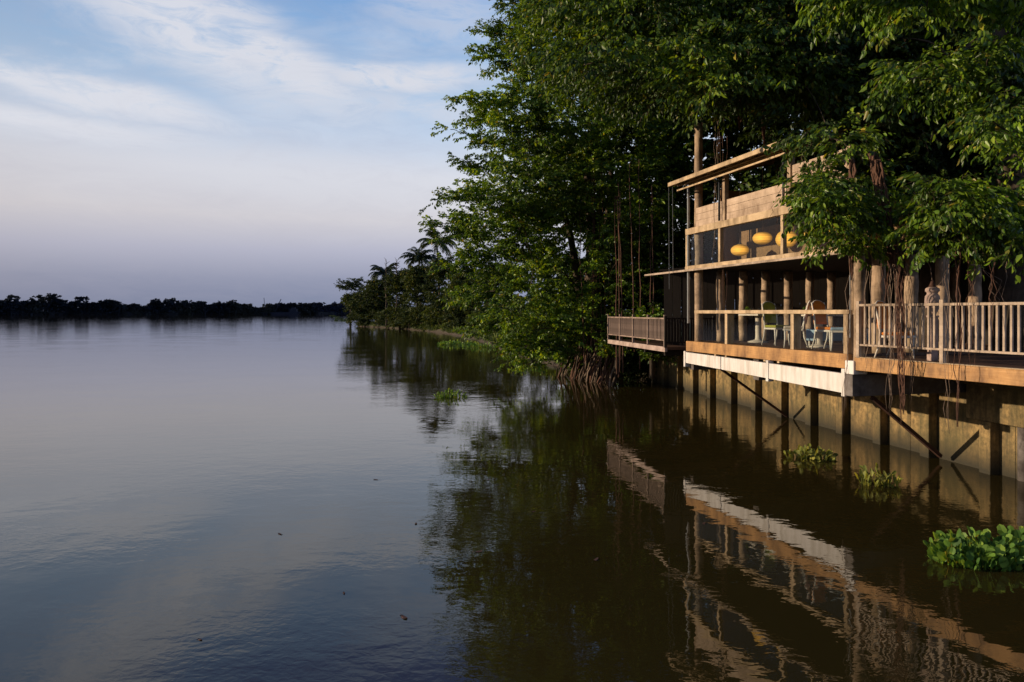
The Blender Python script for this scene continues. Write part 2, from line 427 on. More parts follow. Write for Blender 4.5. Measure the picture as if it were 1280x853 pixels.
def in_poly(px, py, poly):
    c = False; n = len(poly); j = n-1
    for i in range(n):
        xi, yi = poly[i]; xj, yj = poly[j]
        if (yi > py) != (yj > py) and px < (xj-xi)*(py-yi)/(yj-yi)+xi: c = not c
        j = i
    return c
def poly_clumps(poly, n, y0, y1, r0, r1, vz=.75, seed=1, inset=0):
    rr = random.Random(seed); xs = [p[0] for p in poly]; ys = [p[1] for p in poly]; out = []
    tries = 0
    while len(out) < n and tries < 20000:
        tries += 1
        px, py = rr.uniform(min(xs), max(xs)), rr.uniform(min(ys), max(ys))
        if not in_poly(px, py, poly): continue
        Y = rr.uniform(y0, y1); p = at(px, py, Y); r = rr.uniform(r0, r1)
        if inset:
            q_ = r/Y*F*inset
            if not in_poly(px-q_, py, poly): continue
            if inset > 1 and not (in_poly(px+q_, py, poly) and in_poly(px, py+q_*.8, poly) and in_poly(px, py-q_*.8, poly)): continue
        if any((p-Vector(o[:3])).length < .55*(r+o[3])*.8 for o in out) and tries < 12000: continue
        out.append((p.x, p.y, p.z, r, vz))
    return out

def skeleton(mb, trunk, targets, r0=.16, r1=.02, sag=.12, n=6):
    """connect every clump centre to the nearest node already in the tree"""
    nodes = [(Vector(p), r) for p, r in trunk]
    top = nodes[-1][0]
    for c in sorted(targets, key=lambda c: (Vector(c[:3])-top).length):
        q = Vector(c[:3]); best = min(nodes, key=lambda a: (a[0]-q).length + (.5*max(0, a[0].z-q.z)))
        p, rp = best; L = (q-p).length
        if L < .2: continue
        ra = min(rp*.75, r0, .02+.028*L); pts = []; rad = []
        side = Vector((random.uniform(-1, 1), random.uniform(-1, 1), random.uniform(-.2, 1)))*L*sag
        k = 5
        for i in range(k+1):
            t = i/k; pts.append(p.lerp(q, t)+side*math.sin(math.pi*t)); rad.append(ra*(1-t)+max(r1, ra*.35)*t)
        mb.tube(pts, rad, n, cap=False)
        for i in range(1, k+1): nodes.append((pts[i], rad[i]))
    return nodes

def wavy(p, q, k=7, amp=.05):
    p, q = Vector(p), Vector(q)
    return [p.lerp(q, i/k)+Vector((random.uniform(-amp, amp), random.uniform(-amp, amp), 0))*(1 if 0 < i < k else .3) for i in range(k+1)]

# ------------------------------------------------------------------ camera, sky, sun
cam = bpy.data.cameras.new('camera'); co = bpy.data.objects.new('camera', cam); COL.objects.link(co)
co.location = (0, 0, EYE); co.rotation_euler = (math.pi/2, 0, 0)
cam.sensor_width = 36; cam.lens = 24; cam.shift_y = -(426.5-HOR)/1280; cam.clip_end = 9000; cam.clip_start = .1
sc.camera = co
sc.view_settings.view_transform = 'Standard'; sc.view_settings.look = 'None'; sc.view_settings.exposure = 0; sc.view_settings.gamma = 1
try:
    sc.cycles.use_denoising = True
    sc.cycles.max_bounces = 7; sc.cycles.diffuse_bounces = 3; sc.cycles.glossy_bounces = 4; sc.cycles.transparent_max_bounces = 12
    sc.cycles.caustics_reflective = False; sc.cycles.caustics_refractive = False
    sc.cycles.sample_clamp_indirect = 4
except Exception: pass

SUN_EL = math.radians(13); SUN_AZ = math.radians(-86)        # azimuth from +Y towards +X
S = Vector((math.sin(SUN_AZ)*math.cos(SUN_EL), math.cos(SUN_AZ)*math.cos(SUN_EL), math.sin(SUN_EL)))
sl = bpy.data.lights.new('sun', 'SUN'); so = bpy.data.objects.new('sun', sl); COL.objects.link(so)
sl.energy = 5.0; sl.angle = math.radians(.6); sl.color = (1, .78, .55)
so.rotation_euler = S.to_track_quat('Z', 'Y').to_euler(); so.location = (-40, 5, 30)

w = bpy.data.worlds.new('World'); sc.world = w; w.use_nodes = True
t = NT(w.node_tree)
tc = t.n('ShaderNodeTexCoord'); d = tc.outputs['Generated']
sky = t.n('ShaderNodeTexSky'); sky.sky_type = 'NISHITA'; sky.sun_disc = False
sky.sun_elevation = SUN_EL; sky.sun_rotation = SUN_AZ; sky.dust_density = 3; sky.air_density = 1.2; sky.ozone_density = 2
sp = t.n('ShaderNodeSeparateXYZ'); t.link(d, sp.inputs[0])
X, Yc, Z = sp.outputs
haze = t.ramp(Z, [(0, rgb(122, 133, 162)), (.045, rgb(145, 152, 179)), (.085, rgb(180, 182, 203)), (.13, rgb(212, 209, 216)), (.19, rgb(216, 218, 228)), (.25, rgb(190, 207, 231)),
                  (.31, rgb(160, 190, 224)), (.41, rgb(124, 166, 216)), (.48, rgb(62, 104, 180)), (.7, rgb(50, 92, 165)), (1, rgb(45, 82, 150))])
az = t.m('ARCTAN2', X, Yc); el = t.m('ARCSINE', Z)
# dimmer, warmer towards the left; brighter towards the right above the bank
warm = t.ramp(t.m('MULTIPLY_ADD', az, -1.0, .2, clamp=True), [(0, (1.22, 1.24, 1.22, 1)), (.35, (1.10, 1.10, 1.10, 1)), (.75, (1.03, 1.01, 1.0, 1)), (.88, (.98, .95, .93, 1)), (1, (1.02, .94, .88, 1))])
base = t.mix(1.0, haze, warm, 'MULTIPLY')
cx = t.n('ShaderNodeCombineXYZ'); t.link(az, cx.inputs[0]); t.link(el, cx.inputs[1])
wisp = t.noise(t.mapping(cx, (1, 3.2, 1), (0, 0, .33)), 3.0, 7, .62, .8)
fine = t.noise(t.mapping(cx, (1, 3.6, 1), (0, 0, .30)), 11.0, 8, .68, .9)
def streak(px, py, ang, la, lb, amp):
    a0 = math.atan((px-640)/F); e0 = math.atan((HOR-py)/F*math.cos(a0))
    da = t.m('SUBTRACT', az, a0); de = t.m('SUBTRACT', el, e0)
    ca, sa = math.cos(ang), math.sin(ang)
    u = t.m('ADD', t.m('MULTIPLY', da, ca/la), t.m('MULTIPLY', de, sa/la))
    v = t.m('ADD', t.m('MULTIPLY', da, -sa/lb), t.m('MULTIPLY', de, ca/lb))
    v = t.m('ADD', v, t.m('MULTIPLY_ADD', wisp, 2.6, -1.3))
    u = t.m('ADD', u, t.m('MULTIPLY_ADD', fine, 1.6, -.8))
    r2 = t.m('ADD', t.m('MULTIPLY', u, u), t.m('MULTIPLY', v, v))
    return t.m('MULTIPLY', t.m('EXPONENT', t.m('MULTIPLY', t.m('POWER', r2, 1.5), -.8)), amp)
cl = None
for a in [(215, 22, -.42, .19, .05, 1.0), (345, 75, -.42, .14, .042, 1.0), (505, 96, .03, .13, .02, .95), (150, 124, -.10, .12, .02, 1.0),
          (50, 152, -.02, .16, .018, .9), (30, 98, -.22, .10, .012, .9), (520, 132, -.05, .14, .02, .55), (560, 10, -.25, .12, .04, .45), (370, 215, -.08, .25, .03, .4)]:
    s_ = streak(*a); cl = s_ if cl is None else t.m('MAXIMUM', cl, s_)
gen = t.ramp(wisp, [(.50, (0, 0, 0, 1)), (.75, (.5, .5, .5, 1))])
band = t.ramp(Z, [(.12, (0, 0, 0, 1)), (.26, (1, 1, 1, 1)), (.42, (.8, .8, .8, 1)), (.5, (.35, .35, .35, 1))])
cl = t.m('MAXIMUM', t.m('MULTIPLY', cl, t.m('MULTIPLY_ADD', fine, 3.0, -.55, clamp=True)), t.m('MULTIPLY', gen, band), clamp=False)
cl = t.m('MINIMUM', cl, .92)
col = t.mix(cl, base, rgb(233, 234, 242))
low = t.m('MULTIPLY', t.ramp(fine, [(.35, (0, 0, 0, 1)), (.7, (1, 1, 1, 1))]), .16)
col = t.mix(low, col, rgb(182, 180, 198))
skc = t.mix(1.0, sky.outputs[0], (.10, .10, .10, 1), 'MULTIPLY')
fin = t.mix(.88, skc, col)
below = t.m('LESS_THAN', Z, -.002)
fin = t.mix(below, fin, (.10, .10, .13, 1))
bg = t.n('ShaderNodeBackground'); t.link(fin, bg.inputs[0]); bg.inputs[1].default_value = 1.0
o = t.n('ShaderNodeOutputWorld'); t.link(bg, o.inputs[0])

# ------------------------------------------------------------------ ground and water
def sheet(name, x0, x1, y0, y1, z, mat):
    mb = MB(); mb.add([(x0, y0, z), (x1, y0, z), (x1, y1, z), (x0, y1, z)], [(0, 1, 2, 3)])
    return tag(mb.build(name, mat), kind='structure')
sheet('river', -5000, 5000, -300, 8000, 0, M['water'])
sheet('river_bed', -5200, 5200, -400, 8200, -3, M['bed'])

def wallX(Y): return 12.706-.1707*Y
shore = [(18, 900), (-8, 420), (-30, 240), (-37, 172), (-36, 160), (-27, 147), (-18.5, 130), (-11.5, 112), (-6, 92), (-3.2, 78), (-1, 64), (1.5, 50), (3.6, 41), (5.5, 37), (6.9, 34.1)]
def bank_strip(name, line, prof, mat):
    vs = []; fs = []; k = len(prof)
    for i, (x, y) in enumerate(line):
        a = Vector(line[max(i-1, 0)]); b = Vector(line[min(i+1, len(line)-1)]); dd = (b-a).normalized()
        nrm = Vector((-dd.y, dd.x))
        if nrm.x < 0: nrm = -nrm
        for (o_, z) in prof:
            jit = random.uniform(-.25, .25)*min(1, o_/2) if o_ > 0 else 0
            far = max(0, o_-6)
            vs.append((x+nrm.x*min(o_, 6)+far, y+nrm.y*min(o_, 6), z+(random.uniform(-.08, .12) if z > 0 else 0)))
    for i in range(len(line)-1):
        for j in range(k-1):
            a = i*k+j; fs.append((a, a+1, a+k+1, a+k))
    mb = MB(); mb.add(vs, fs); return tag(mb.build(name, mat, smooth=True), kind='structure')
fine_shore = []
for i in range(len(shore)-1):
    a, b = Vector(shore[i]), Vector(shore[i+1]); n = max(1, int((b-a).length/2.5)) if b.y < 180 else 3
    for j in range(n):
        p = a.lerp(b, j/n); fine_shore.append((p.x+random.uniform(-.4, .4), p.y))
fine_shore.append(shore[-1])
bank_strip('right_bank', fine_shore, [(-1.2, -1.2), (0, .02), (.25, .35), (1.5, .55), (6, .8), (20, 1.5), (120, 2.0), (900, 3)], M['ground'])
mb = MB(); ys = [34.3, 28, 22, 16, 10, 2, -10]
vs = []
for y in ys: vs += [(wallX(y)+.12, y, 1.93), (wallX(y)+8, y, 1.95), (400, y, 2.2)]
mb.add(vs, [(i*3+j, i*3+j+1, (i+1)*3+j+1, (i+1)*3+j) for i in range(len(ys)-1) for j in range(2)])
tag(mb.build('ground', M['ground']), kind='structure')

# ------------------------------------------------------------------ far bank
def far_wood(name, line, heights, mat, leaf, label, seed):
    P = []; D = []; Sx = []; rr = random.Random(seed)
    for i in range(len(line)-1):
        a, b = Vector(line[i]), Vector(line[i+1]); L = (b-a).length; n = int(L/5.0)
        for j in range(n):
            tt = j/n; p = a.lerp(b, tt); h = heights[i]*(1-tt)+heights[i+1]*tt
            h *= .82+.2*math.sin(p.x*.045)*math.sin(p.x*.013+1)+rr.choice((-.22, -.12, -.03, 0, .06, .14, .34)) + rr.uniform(-.06, .06)
            for lay in range(2):
                cx_, cy_ = p.x+rr.uniform(-3, 3), p.y+lay*8+rr.uniform(-3, 3); rad = rr.uniform(3, 5.5)
                k = 60
                for q in range(k):
                    u = rr.random(); z = h*(u**.9)
                    w_ = rad*(1.05-.75*(u**2.2)); an = rr.uniform(0, 6.283); r_ = w_*rr.uniform(.3, 1)
                    P.append((cx_+math.cos(an)*r_, cy_+math.sin(an)*r_, z)); D.append((math.cos(an), math.sin(an), .2)); Sx.append(rr.uniform(.7, 1.2))
    tp = templates('far%d' % leaf, 5, L=3.2, nl=12, leaf=leaf*.9, droop=.3, hang=.3, nside=3, width=.45)
    o = crown(name, np.array(P), np.array(D), np.array(Sx), tp, [mat, mat], None, (0, 0, 0))
    return tag(o, label, 'trees', kind='stuff')
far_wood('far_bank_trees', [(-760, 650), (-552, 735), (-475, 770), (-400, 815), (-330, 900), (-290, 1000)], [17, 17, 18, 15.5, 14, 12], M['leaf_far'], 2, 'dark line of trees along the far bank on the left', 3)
far_wood('haze_tinted_trees', [(-350, 1050), (-330, 1250), (-300, 1420), (-150, 1520), (120, 1600)], [14, 17, 16, 16, 17], M['leaf_far2'], 3, 'line of trees tinted blue for haze on the distant bank ahead', 4)
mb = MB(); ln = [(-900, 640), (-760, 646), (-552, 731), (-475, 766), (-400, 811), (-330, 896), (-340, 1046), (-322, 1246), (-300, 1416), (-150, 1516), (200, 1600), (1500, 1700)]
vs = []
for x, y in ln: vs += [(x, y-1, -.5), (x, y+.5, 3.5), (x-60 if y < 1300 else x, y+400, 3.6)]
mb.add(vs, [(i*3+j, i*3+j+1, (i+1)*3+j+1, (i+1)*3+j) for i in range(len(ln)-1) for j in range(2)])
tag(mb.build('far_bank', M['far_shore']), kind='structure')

# dredger with crane and mast
p = at(357, 392, 900); sh = empty('crane_barge', (p.x, p.y, 0), 'dark work barge with a raised crane boom, low on the far water', 'barge')
mb = MB(); mb.add([(-17, -4, 0), (17, -4, 0), (20, -4, 3.4), (-19, -4, 2.6), (-17, 4, 0), (17, 4, 0), (20, 4, 3.4), (-19, 4, 2.6)],
                  [(0, 1, 2, 3), (7, 6, 5, 4), (0, 3, 7, 4), (1, 5, 6, 2), (3, 2, 6, 7), (0, 4, 5, 1)]); mb.build('hull', M['ship'], sh)
mb = MB(); mb.rng(6, 15, -3, 3, 3, 7.2).rng(8, 13, -2.4, 2.4, 7.2, 9.2); mb.build('cabin', M['ship'], sh)
mb = MB()
for o_ in (-.5, .5): mb.bar((-14, o_, 3), (-6+o_*.4, o_, 20), .35, .35)
for k in range(9): mb.bar((-14+8*k/9, -.5, 3+17*k/9), (-14+8*(k+1)/9, .5, 3+17*(k+1)/9), .2, .2)
mb.build('crane_boom', M['ship'], sh)
mb = MB(); mb.bar((-27, 0, 0), (-28.5, 0, 22), .5, .5).rng(-31, -24, -2, 2, 0, 2); 
mb.build('mast', M['ship'], sh)
p = at(418.5, 390, 1480); tb = empty('tower', (p.x, p.y, 1), 'square tower tinted blue for haze rising above the distant trees', 'tower')
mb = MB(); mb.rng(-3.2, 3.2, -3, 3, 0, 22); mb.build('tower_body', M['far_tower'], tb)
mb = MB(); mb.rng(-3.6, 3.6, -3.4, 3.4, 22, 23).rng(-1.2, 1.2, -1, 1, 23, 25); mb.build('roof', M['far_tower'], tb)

# ------------------------------------------------------------------ generic bank trees
def bank_tree(px, Y, top, hw, kind, label, name='bank_tree', group=None, dens=1.0, mat='leaf_bank', leaf=.34, base_z=.5, xoff=0):
    b = at(px, HOR, Y); b.z = base_z; b.x += xoff
    H = EYE+(HOR-top)/F*Y-base_z; W = hw/F*Y
    e = empty(name, b, label, 'tree' if kind != 'bush' else 'bush', group)
    C = []
    n = int(12*dens) if kind == 'bush' else int(20*dens)
    for i in range(n):
        u = random.random() if kind == 'bush' else random.uniform(.12 if kind == 'full' else .45, 1)
        wid = W*(1-.55*max(0, u-.5)*2) if kind != 'loose' else W*.9
        an = random.uniform(0, 6.283); r_ = wid*math.sqrt(random.random())*.75
        rad = min(W*.55, H*.3)*random.uniform(.5, 1)
        C.append((b.x+math.cos(an)*r_, b.y+math.sin(an)*r_, b.z+max(rad*.4, u*H-rad*.6), rad, .8))
    P, D = clump_sprays(C, 34/max(.6, min(W*.55, H*.3))**2*1.2)
    tp = templates('bank%.2f' % leaf, 8, L=leaf*4.2, nl=26, leaf=leaf, droop=.3, hang=.45, nside=4, width=.34)
    mb = MB(); tr = [(b, .05*W+.08), (b+Vector((random.uniform(-.1, .1)*W, 0, H*.45)), .03*W+.06)]
    mb.tube([b-Vector((0, 0, .8)), b, tr[1][0]], [tr[0][1]*1.2, tr[0][1], tr[1][1]], 7)
    skeleton(mb, tr, C[::2], .12, .02, .1, 4)
    mb.build('trunk', M['bark'], e, True, off=b)
    crown('crown', P, D, RNG.uniform(.75, 1.2, len(P)), tp, [M[mat], M['twig']], e, b)
    return e
G1 = 'trees on the far end of the right bank'
bank_tree(438, 166, 349, 14, 'loose', 'small open crowned tree leaning out at the very tip of the bank', group=G1, leaf=.3, dens=.7)
bank_tree(455, 160, 360, 18, 'full', 'low dark rounded tree just behind the tip of the bank', group=G1)
bank_tree(474, 152, 350, 20, 'full', 'dark dense tree left of the first palm on the bank', group=G1, dens=1.3)
bank_tree(500, 138, 342, 22, 'full', 'dark brownish tree standing between the two nearest palms', group=G1, dens=1.3)
bank_tree(527, 128, 334, 22, 'full', 'dense tree below the tallest visible palm on the bank', group=G1, dens=1.4)
bank_tree(556, 118, 322, 26, 'full', 'mid green spreading tree behind the grassy bank', group=G1, dens=1.5)
bank_tree(590, 108, 340, 30, 'full', 'taller tree partly behind the overhanging riverside tree', group=G1, dens=1.6)
bank_tree(628, 100, 335, 34, 'full', 'tree wholly shaded behind the big riverside tree', group=G1, dens=1.6)
G2 = 'bushes along the right bank'
bank_tree(456, 158, 392, 14, 'bush', 'dark bush touching the water at the tip of the bank', 'bush', G2, leaf=.25)
bank_tree(486, 145, 388, 18, 'bush', 'dark bush hanging over the water below the first palm', 'bush', G2, leaf=.25)
bank_tree(512, 133, 386, 16, 'bush', 'brownish bush at the water left of the grassy bank', 'bush', G2, leaf=.22)
bank_tree(540, 124, 388, 12, 'bush', 'bright green bush at the left end of the grass', 'bush', G2, mat='leaf_bush', leaf=.22)
bank_tree(567, 112, 396, 11, 'bush', 'bright green bush in the middle of the grassy bank', 'bush', G2, mat='leaf_bush', leaf=.22)
bank_tree(596, 98, 392, 12, 'bush', 'leafy bush beside the overhanging tree on the bank', 'bush', G2, mat='leaf_bush', leaf=.2)
bank_tree(612, 84, 392, 18, 'bush', 'low bush under the left edge of the overhanging tree', 'bush', G2, mat='leaf_bush', leaf=.18)
bank_tree(640, 68, 385, 26, 'bush', 'dark bush in the shade under the overhanging tree', 'bush', G2, leaf=.18)
bank_tree(672, 54, 370, 34, 'bush', 'large shaded bush behind the tangle of roots', 'bush', G2, leaf=.16)

def palm(px, Y, top, label, seed, lean=0.0, L=3.6):
    rr = random.Random(seed); b = at(px, HOR, Y); b.z = .6
    H = EYE+(HOR-top)/F*Y-b.z-L*.45
    e = empty('palm_tree', b, label, 'palm', 'coconut palms rising above the bank')
    mb = MB(); pts = [b+Vector((lean*(i/6)**2*H*.2, 0, H*i/6)) for i in range(7)]
    pts[0].z -= .5
    mb.tube(pts, [.26, .2, .18, .17, .16, .15, .16], 8); mb.build('trunk', M['bark'], e, True, off=b)
    T = pts[-1]
    for k in range(26):
        an = k*2.4+rr.uniform(-.2, .2); el0 = rr.uniform(-.15, 1.25); l = L*rr.uniform(.8, 1.1)
        V = []; Q = []; n = 30; hd = Vector((math.cos(an), math.sin(an), 0))
        for i in range(n):
            u = i/(n-1); a = el0-1.7*u*u
            if i == 0: pp = T.copy()
            else: pp = pp+(hd*math.cos(a)+Vector((0, 0, math.sin(a))))*(l/n)
            sd = Vector((-hd.y, hd.x, 0)); fw = (hd*math.cos(a)+Vector((0, 0, math.sin(a))))
            if i:
                for s in (-1, 1):
                    ll = 1.05*math.sin(math.pi*(u*.85+.12)); tip = pp+sd*s*ll*.75+fw*ll*.45+Vector((0, 0, -ll*rr.uniform(.25, .75)))
                    m_ = len(V); wv = fw*.10
                    V += [pp-wv, pp+wv, tip+wv*.2, tip-wv*.2]; Q.append((m_, m_+1, m_+2, m_+3))
            if i < n-1:
                q = pp+fw*(l/n); m_ = len(V); V += [pp-sd*.04, pp+sd*.04, q+sd*.03, q-sd*.03]; Q.append((m_, m_+1, m_+2, m_+3))
        f = MB(); f.add(V, Q); f.build('frond', M['leaf_palm'], e, off=b)
    return e
palm(484, 143, 331, 'dark leftmost coconut palm with drooping crown', 1, -.3, 4.2)
palm(521, 132, 311, 'full crowned coconut palm second from the left', 2, .2, 4.6)
palm(550, 122, 288, 'tallest coconut palm beside the big riverside tree', 3, -.2, 4.6)
palm(505, 150, 338, 'smaller coconut palm half hidden between two others', 4, .3, 3.6)
# dead snags
for px, Y, top, lab in ((483, 138, 326, 'bare spiky dead stem rising out of the leftmost palm'), (496, 136, 326, 'bare dead stem with stubby twigs between the palms')):
    b = at(px, HOR, Y); b.z = .6; tp_ = at(px, top, Y); e = empty('dead_tree', b, lab, 'dead tree', 'bare dead stems')
    mb = MB(); mb.tube(wavy(b, tp_, 8, .12), [.2, .18, .16, .14, .12, .1, .09, .07, .05], 6)
    mb.build('trunk', M['bark'], e, off=b)
    mb = MB()
    for k in range(12):
        q = b.lerp(tp_, .72+.026*k); a = k*2.1; mb.tube([q, q+Vector((math.cos(a)*.7, math.sin(a)*.7, .5))], [.06, .02], 4)
    mb.build('branches', M['bark'], e, off=b)

# grass fringe on the bank
P = []; D = []
for i, (x, y) in enumerate(fine_shore):
    if y > 175: continue
    n = 26 if y < 130 else 14
    for k in range(n):
        o_ = random.uniform(-.6, 7); P.append((x+o_, y+random.uniform(-1.5, 1.5), .1+min(o_, 5)*.1)); D.append((random.uniform(-1, .3), random.uniform(-1, .3), 1.2))
tp = templates('grass', 21, L=.45, nl=12, leaf=.5, droop=.1, hang=-.8, nside=3, width=.06)
o = crown('bank_grass', np.array(P), np.array(D), RNG.uniform(.6, 1.5, len(P)), tp, [M['leaf_bush'], M['leaf_bush']], None, (0, 0, 0))
tag(o, 'rough green grass along the edge of the right bank', 'grass', kind='stuff')

# ------------------------------------------------------------------ riverside tree (left of the pavilion)
base = Vector((4.4, 36.0, .3))
T1 = empty('riverside_tree', base, 'huge dense green tree overhanging the river left of the pavilion', 'tree')
poly = [(650, -70), (652, 0), (632, 35), (628, 70), (632, 95), (604, 122), (600, 150), (612, 175), (600, 205), (600, 235), (578, 262), (572, 300),
        (572, 340), (590, 378), (612, 410), (650, 440), (690, 444), (720, 415), (765, 372), (835, 372), (850, 300), (850, 150), (880, -70)]
C = poly_clumps(poly, 210, 30.5, 38.0, .8, 1.5, .95, 5, .75)
tips = [((640, 45), (604, 40)), ((630, 80), (599, 66)), ((640, 130), (568, 120)), ((620, 150), (585, 148)), ((625, 185), (563, 162)), ((615, 215), (578, 200)),
        ((600, 245), (548, 252)), ((600, 275), (532, 283)), ((590, 290), (545, 300)), ((595, 330), (552, 338)), ((600, 370), (566, 376)), ((620, 400), (592, 418)),
        ((660, 430), (640, 452)), ((645, 5), (628, -5)), ((690, 440), (660, 456))]
for (a, b) in tips:
    Y = random.uniform(31.5, 35.5)
    for i in range(6):
        u = i/5; px = a[0]*(1-u)+b[0]*u; py = a[1]*(1-u)+b[1]*u; q = at(px, py, Y)
        C.append((q.x, q.y, q.z, .85*(1-u)+.28*u, .55))
P, D = clump_sprays(C, 27, .4)
tp = templates('t1', 31, L=.62, nl=34, leaf=.135, droop=.3, hang=.6, nside=4, width=.27)
crown('crown', P, D, RNG.uniform(.8, 1.35, len(P)), tp, [M['leaf_mid'], M['twig']], T1, base)
print('t1 sprays', len(P))
mb = MB(); tr = []
for dx, dy, r in ((0, 0, .42), (.8, 1.2, .3), (-.9, .8, .26), (1.6, -.3, .24)):
    pts = [base+Vector((dx, dy, -1)), base+Vector((dx*.8, dy, 1.5)), base+Vector((dx*.6-.2, dy*.6, 4)), base+Vector((dx*1.2-.2, dy, 7.5)), base+Vector((dx*2-.5, dy*1.5, 11))]
    mb.tube(pts, [r*1.5, r*1.05, r*.9, r*.65, r*.4], 10, rough=.12); tr += [(pts[i], [r*1.5, r*1.05, r*.9, r*.65, r*.4][i]) for i in range(1, 5)]
mb.build('trunk', M['bark'], T1, True, off=base)
mb = MB(); skeleton(mb, tr, C, .2, .02, .12, 5); mb.build('branches', M['bark'], T1, True, off=base)
# stilt roots standing in the water
for k in range(46):
    u = k/45; px = 692+u*72+random.uniform(-3, 3); Y = 36.5-u*4.5+random.uniform(-1.0, 1.2); foot = at(px, HOR, Y); foot.z = -.35
    hgt = random.uniform(.9, 3.4) if u > .25 else random.uniform(.6, 2.0); lean = random.uniform(.1, .9)
    topp = foot+Vector((lean+.25, random.uniform(-.3, .5), hgt+.35)); mb = MB()
    pts = wavy(foot, topp, 6, .07)
    mb.tube(pts, [random.uniform(.025, .06)]*7, 6, rough=.15)
    if k % 3 == 0: mb.tube(wavy(pts[4], pts[4]+Vector((-.5, .1, -1.2)), 4, .05), .025, 5)
    mb.build('stilt_root', M[random.choice(['root', 'root_pale', 'bark'])], T1, True, off=base)
# long roots hanging in front of the small terrace
for px, y0, y1 in ((738, 385, 470), (744, 380, 472), (751, 378, 470), (757, 385, 474), (770, 380, 468), (772.5, 384, 472), (777, 380, 466), (799, 385, 462), (812, 388, 455), (818, 392, 450), (792, 392, 440), (729, 395, 468)):
    Y = 28.0 if px > 760 else 31; a = at(px+random.uniform(-6, 6), y0-random.uniform(130, 190), Y+1.5); b = at(px+random.uniform(-2, 2), y1, Y); b.z = max(b.z, -.2)
    mb = MB(); mb.tube(wavy(a, b, 8, .04), [.012+.0025*i_ for i_ in range(9)], 5, rough=.1)
    if px in (770, 744): mb.tube(wavy(a+Vector((.08, 0, 0)), b+Vector((.12, 0, .1)), 8, .05), .02, 5)
    mb.build('hanging_root', M['root'], T1, True, off=base)

# ------------------------------------------------------------------ retaining wall
WA = Vector((wallX(34), 34, 0)); WB = Vector((wallX(3), 3, 0)); wd = (WB-WA).normalized(); wn = Vector((wd.y, -wd.x, 0))
if wn.x > 0: wn = -wn
wr = math.atan2(wd.y, wd.x)                        # local x runs along the wall toward the camera; local -y is the river side
RW = empty('retaining_wall', WA, 'mossy concrete river wall with square piers under the decks', 'wall', rz=wr)
WL = (WB-WA).length
def sgn_local(): return -1 if (Matrix.Rotation(-wr, 3, 'Z')@wn).y < 0 else 1
rs = sgn_local()
mb = MB(); k = int(WL/2.9)
for i in range(k):
    mb.rng(i*2.9+.004, (i+1)*2.9-.004, 0, .3*-rs, -2.5, 1.86+.0)
mb.build('wall_panel', M['wall'], RW, bevel=.008)
mb = MB(); mb.rng(-.2, WL, -.42*rs*-1, .06*rs, 1.865, 2.02); mb.build('cap', M['wall'], RW, bevel=.02)
# the deep cap beam exists only nearer than the concrete cantilever
sy = (34-15.0)/abs(wd.y)
mb = MB(); mb.rng(sy, WL, .02*rs, .20*rs, 1.10, 1.86); mb.build('beam', M['wall'], RW, bevel=.02)
for i, Yp in enumerate([33.2, 31.75, 30.2, 28.65, 27.1, 25.4, 23.7, 22.1, 20.55, 19.1, 17.6, 16.0, 14.35, 12.8, 11.2, 9.6]):
    sx = (34-Yp)/abs(wd.y); mb = MB(); mb.rng(sx-.28, sx, .001*rs, .24*rs, -2.5, 1.84 if sx < sy else 1.095)
    mb.build('pier', M['wall'], RW, bevel=.015)

# ------------------------------------------------------------------ pavilion (local: x along the river face toward the camera, y inland, z 0 = floor)
A = Vector((5.48, 20.7, EYE-.9)); U = Vector((.2587, -.966, 0)); ANG = math.atan2(U.y, U.x)
PV = empty('riverside_pavilion', A, 'two storey open timber riverside pavilion on round poles with glass balustrade', 'pavilion', rz=ANG)
LEN = 6.42; DEP = 7.0
R_ = Matrix.Rotation(ANG, 3, 'Z')
def W(x, y, z): return A+R_@Vector((x, y, z))
mb = MB()
for i in range(48): mb.rng(-.38, LEN-.005, .14+i*.145, .14+i*.145+.137, -.05, 0)
mb.build('floor', M['floor_wood'], PV)
mb = MB(); mb.rng(-.4, LEN, .0, .13, -.31, .0); mb.build('deck_beam', M['deck_beam'], PV, bevel=.008)
mb = MB(); mb.rng(-.4, -.28, .131, DEP, -.31, -.055).rng(LEN-.13, LEN-.01, .131, DEP, -.31, -.055)
for k in range(1, 6): mb.rng(k*1.07-.05, k*1.07+.05, .131, DEP, -.28, -.055)
mb.build('joist', M['deck_beam'], PV)
# white fascia in three lengths, slightly deeper toward the camera
for (a, b) in ((-.40, 1.56), (1.60, 3.66), (3.74, LEN-.12)):
    za, zb = -.345-.012*max(a, 0), -.345-.012*b; ha, hb = .33+.014*max(a, 0), .33+.014*b
    mb = MB(); mb.add([(a, -.03, za-ha), (b, -.03, zb-hb), (b, -.03, zb), (a, -.03, za), (a, .07, za-ha), (b, .07, zb-hb), (b, .07, zb), (a, .07, za)],
                      [(3, 2, 1, 0), (4, 5, 6, 7), (0, 1, 5, 4), (2, 3, 7, 6), (1, 2, 6, 5), (3, 0, 4, 7)])
    mb.build('fascia', M['white_paint'], PV, bevel=.006)
for x, dz in ((-.42, 0), (3.70, 0), (LEN-.10, .03)):
    mb = MB(); mb.rng(x-.05, x+.05, -.05, .11, -.80-.012*x-dz, -.315); mb.build('fascia_bracket', M['white_paint'], PV, bevel=.006)
# wooden blocks between beam and fascia
mb = MB()
for x in (1.2, 1.75, 3.5, 4.05): mb.rng(x-.04, x+.04, .02, .12, -.36, -.315)
mb.build('packing_block', M['tan_wood'], PV)
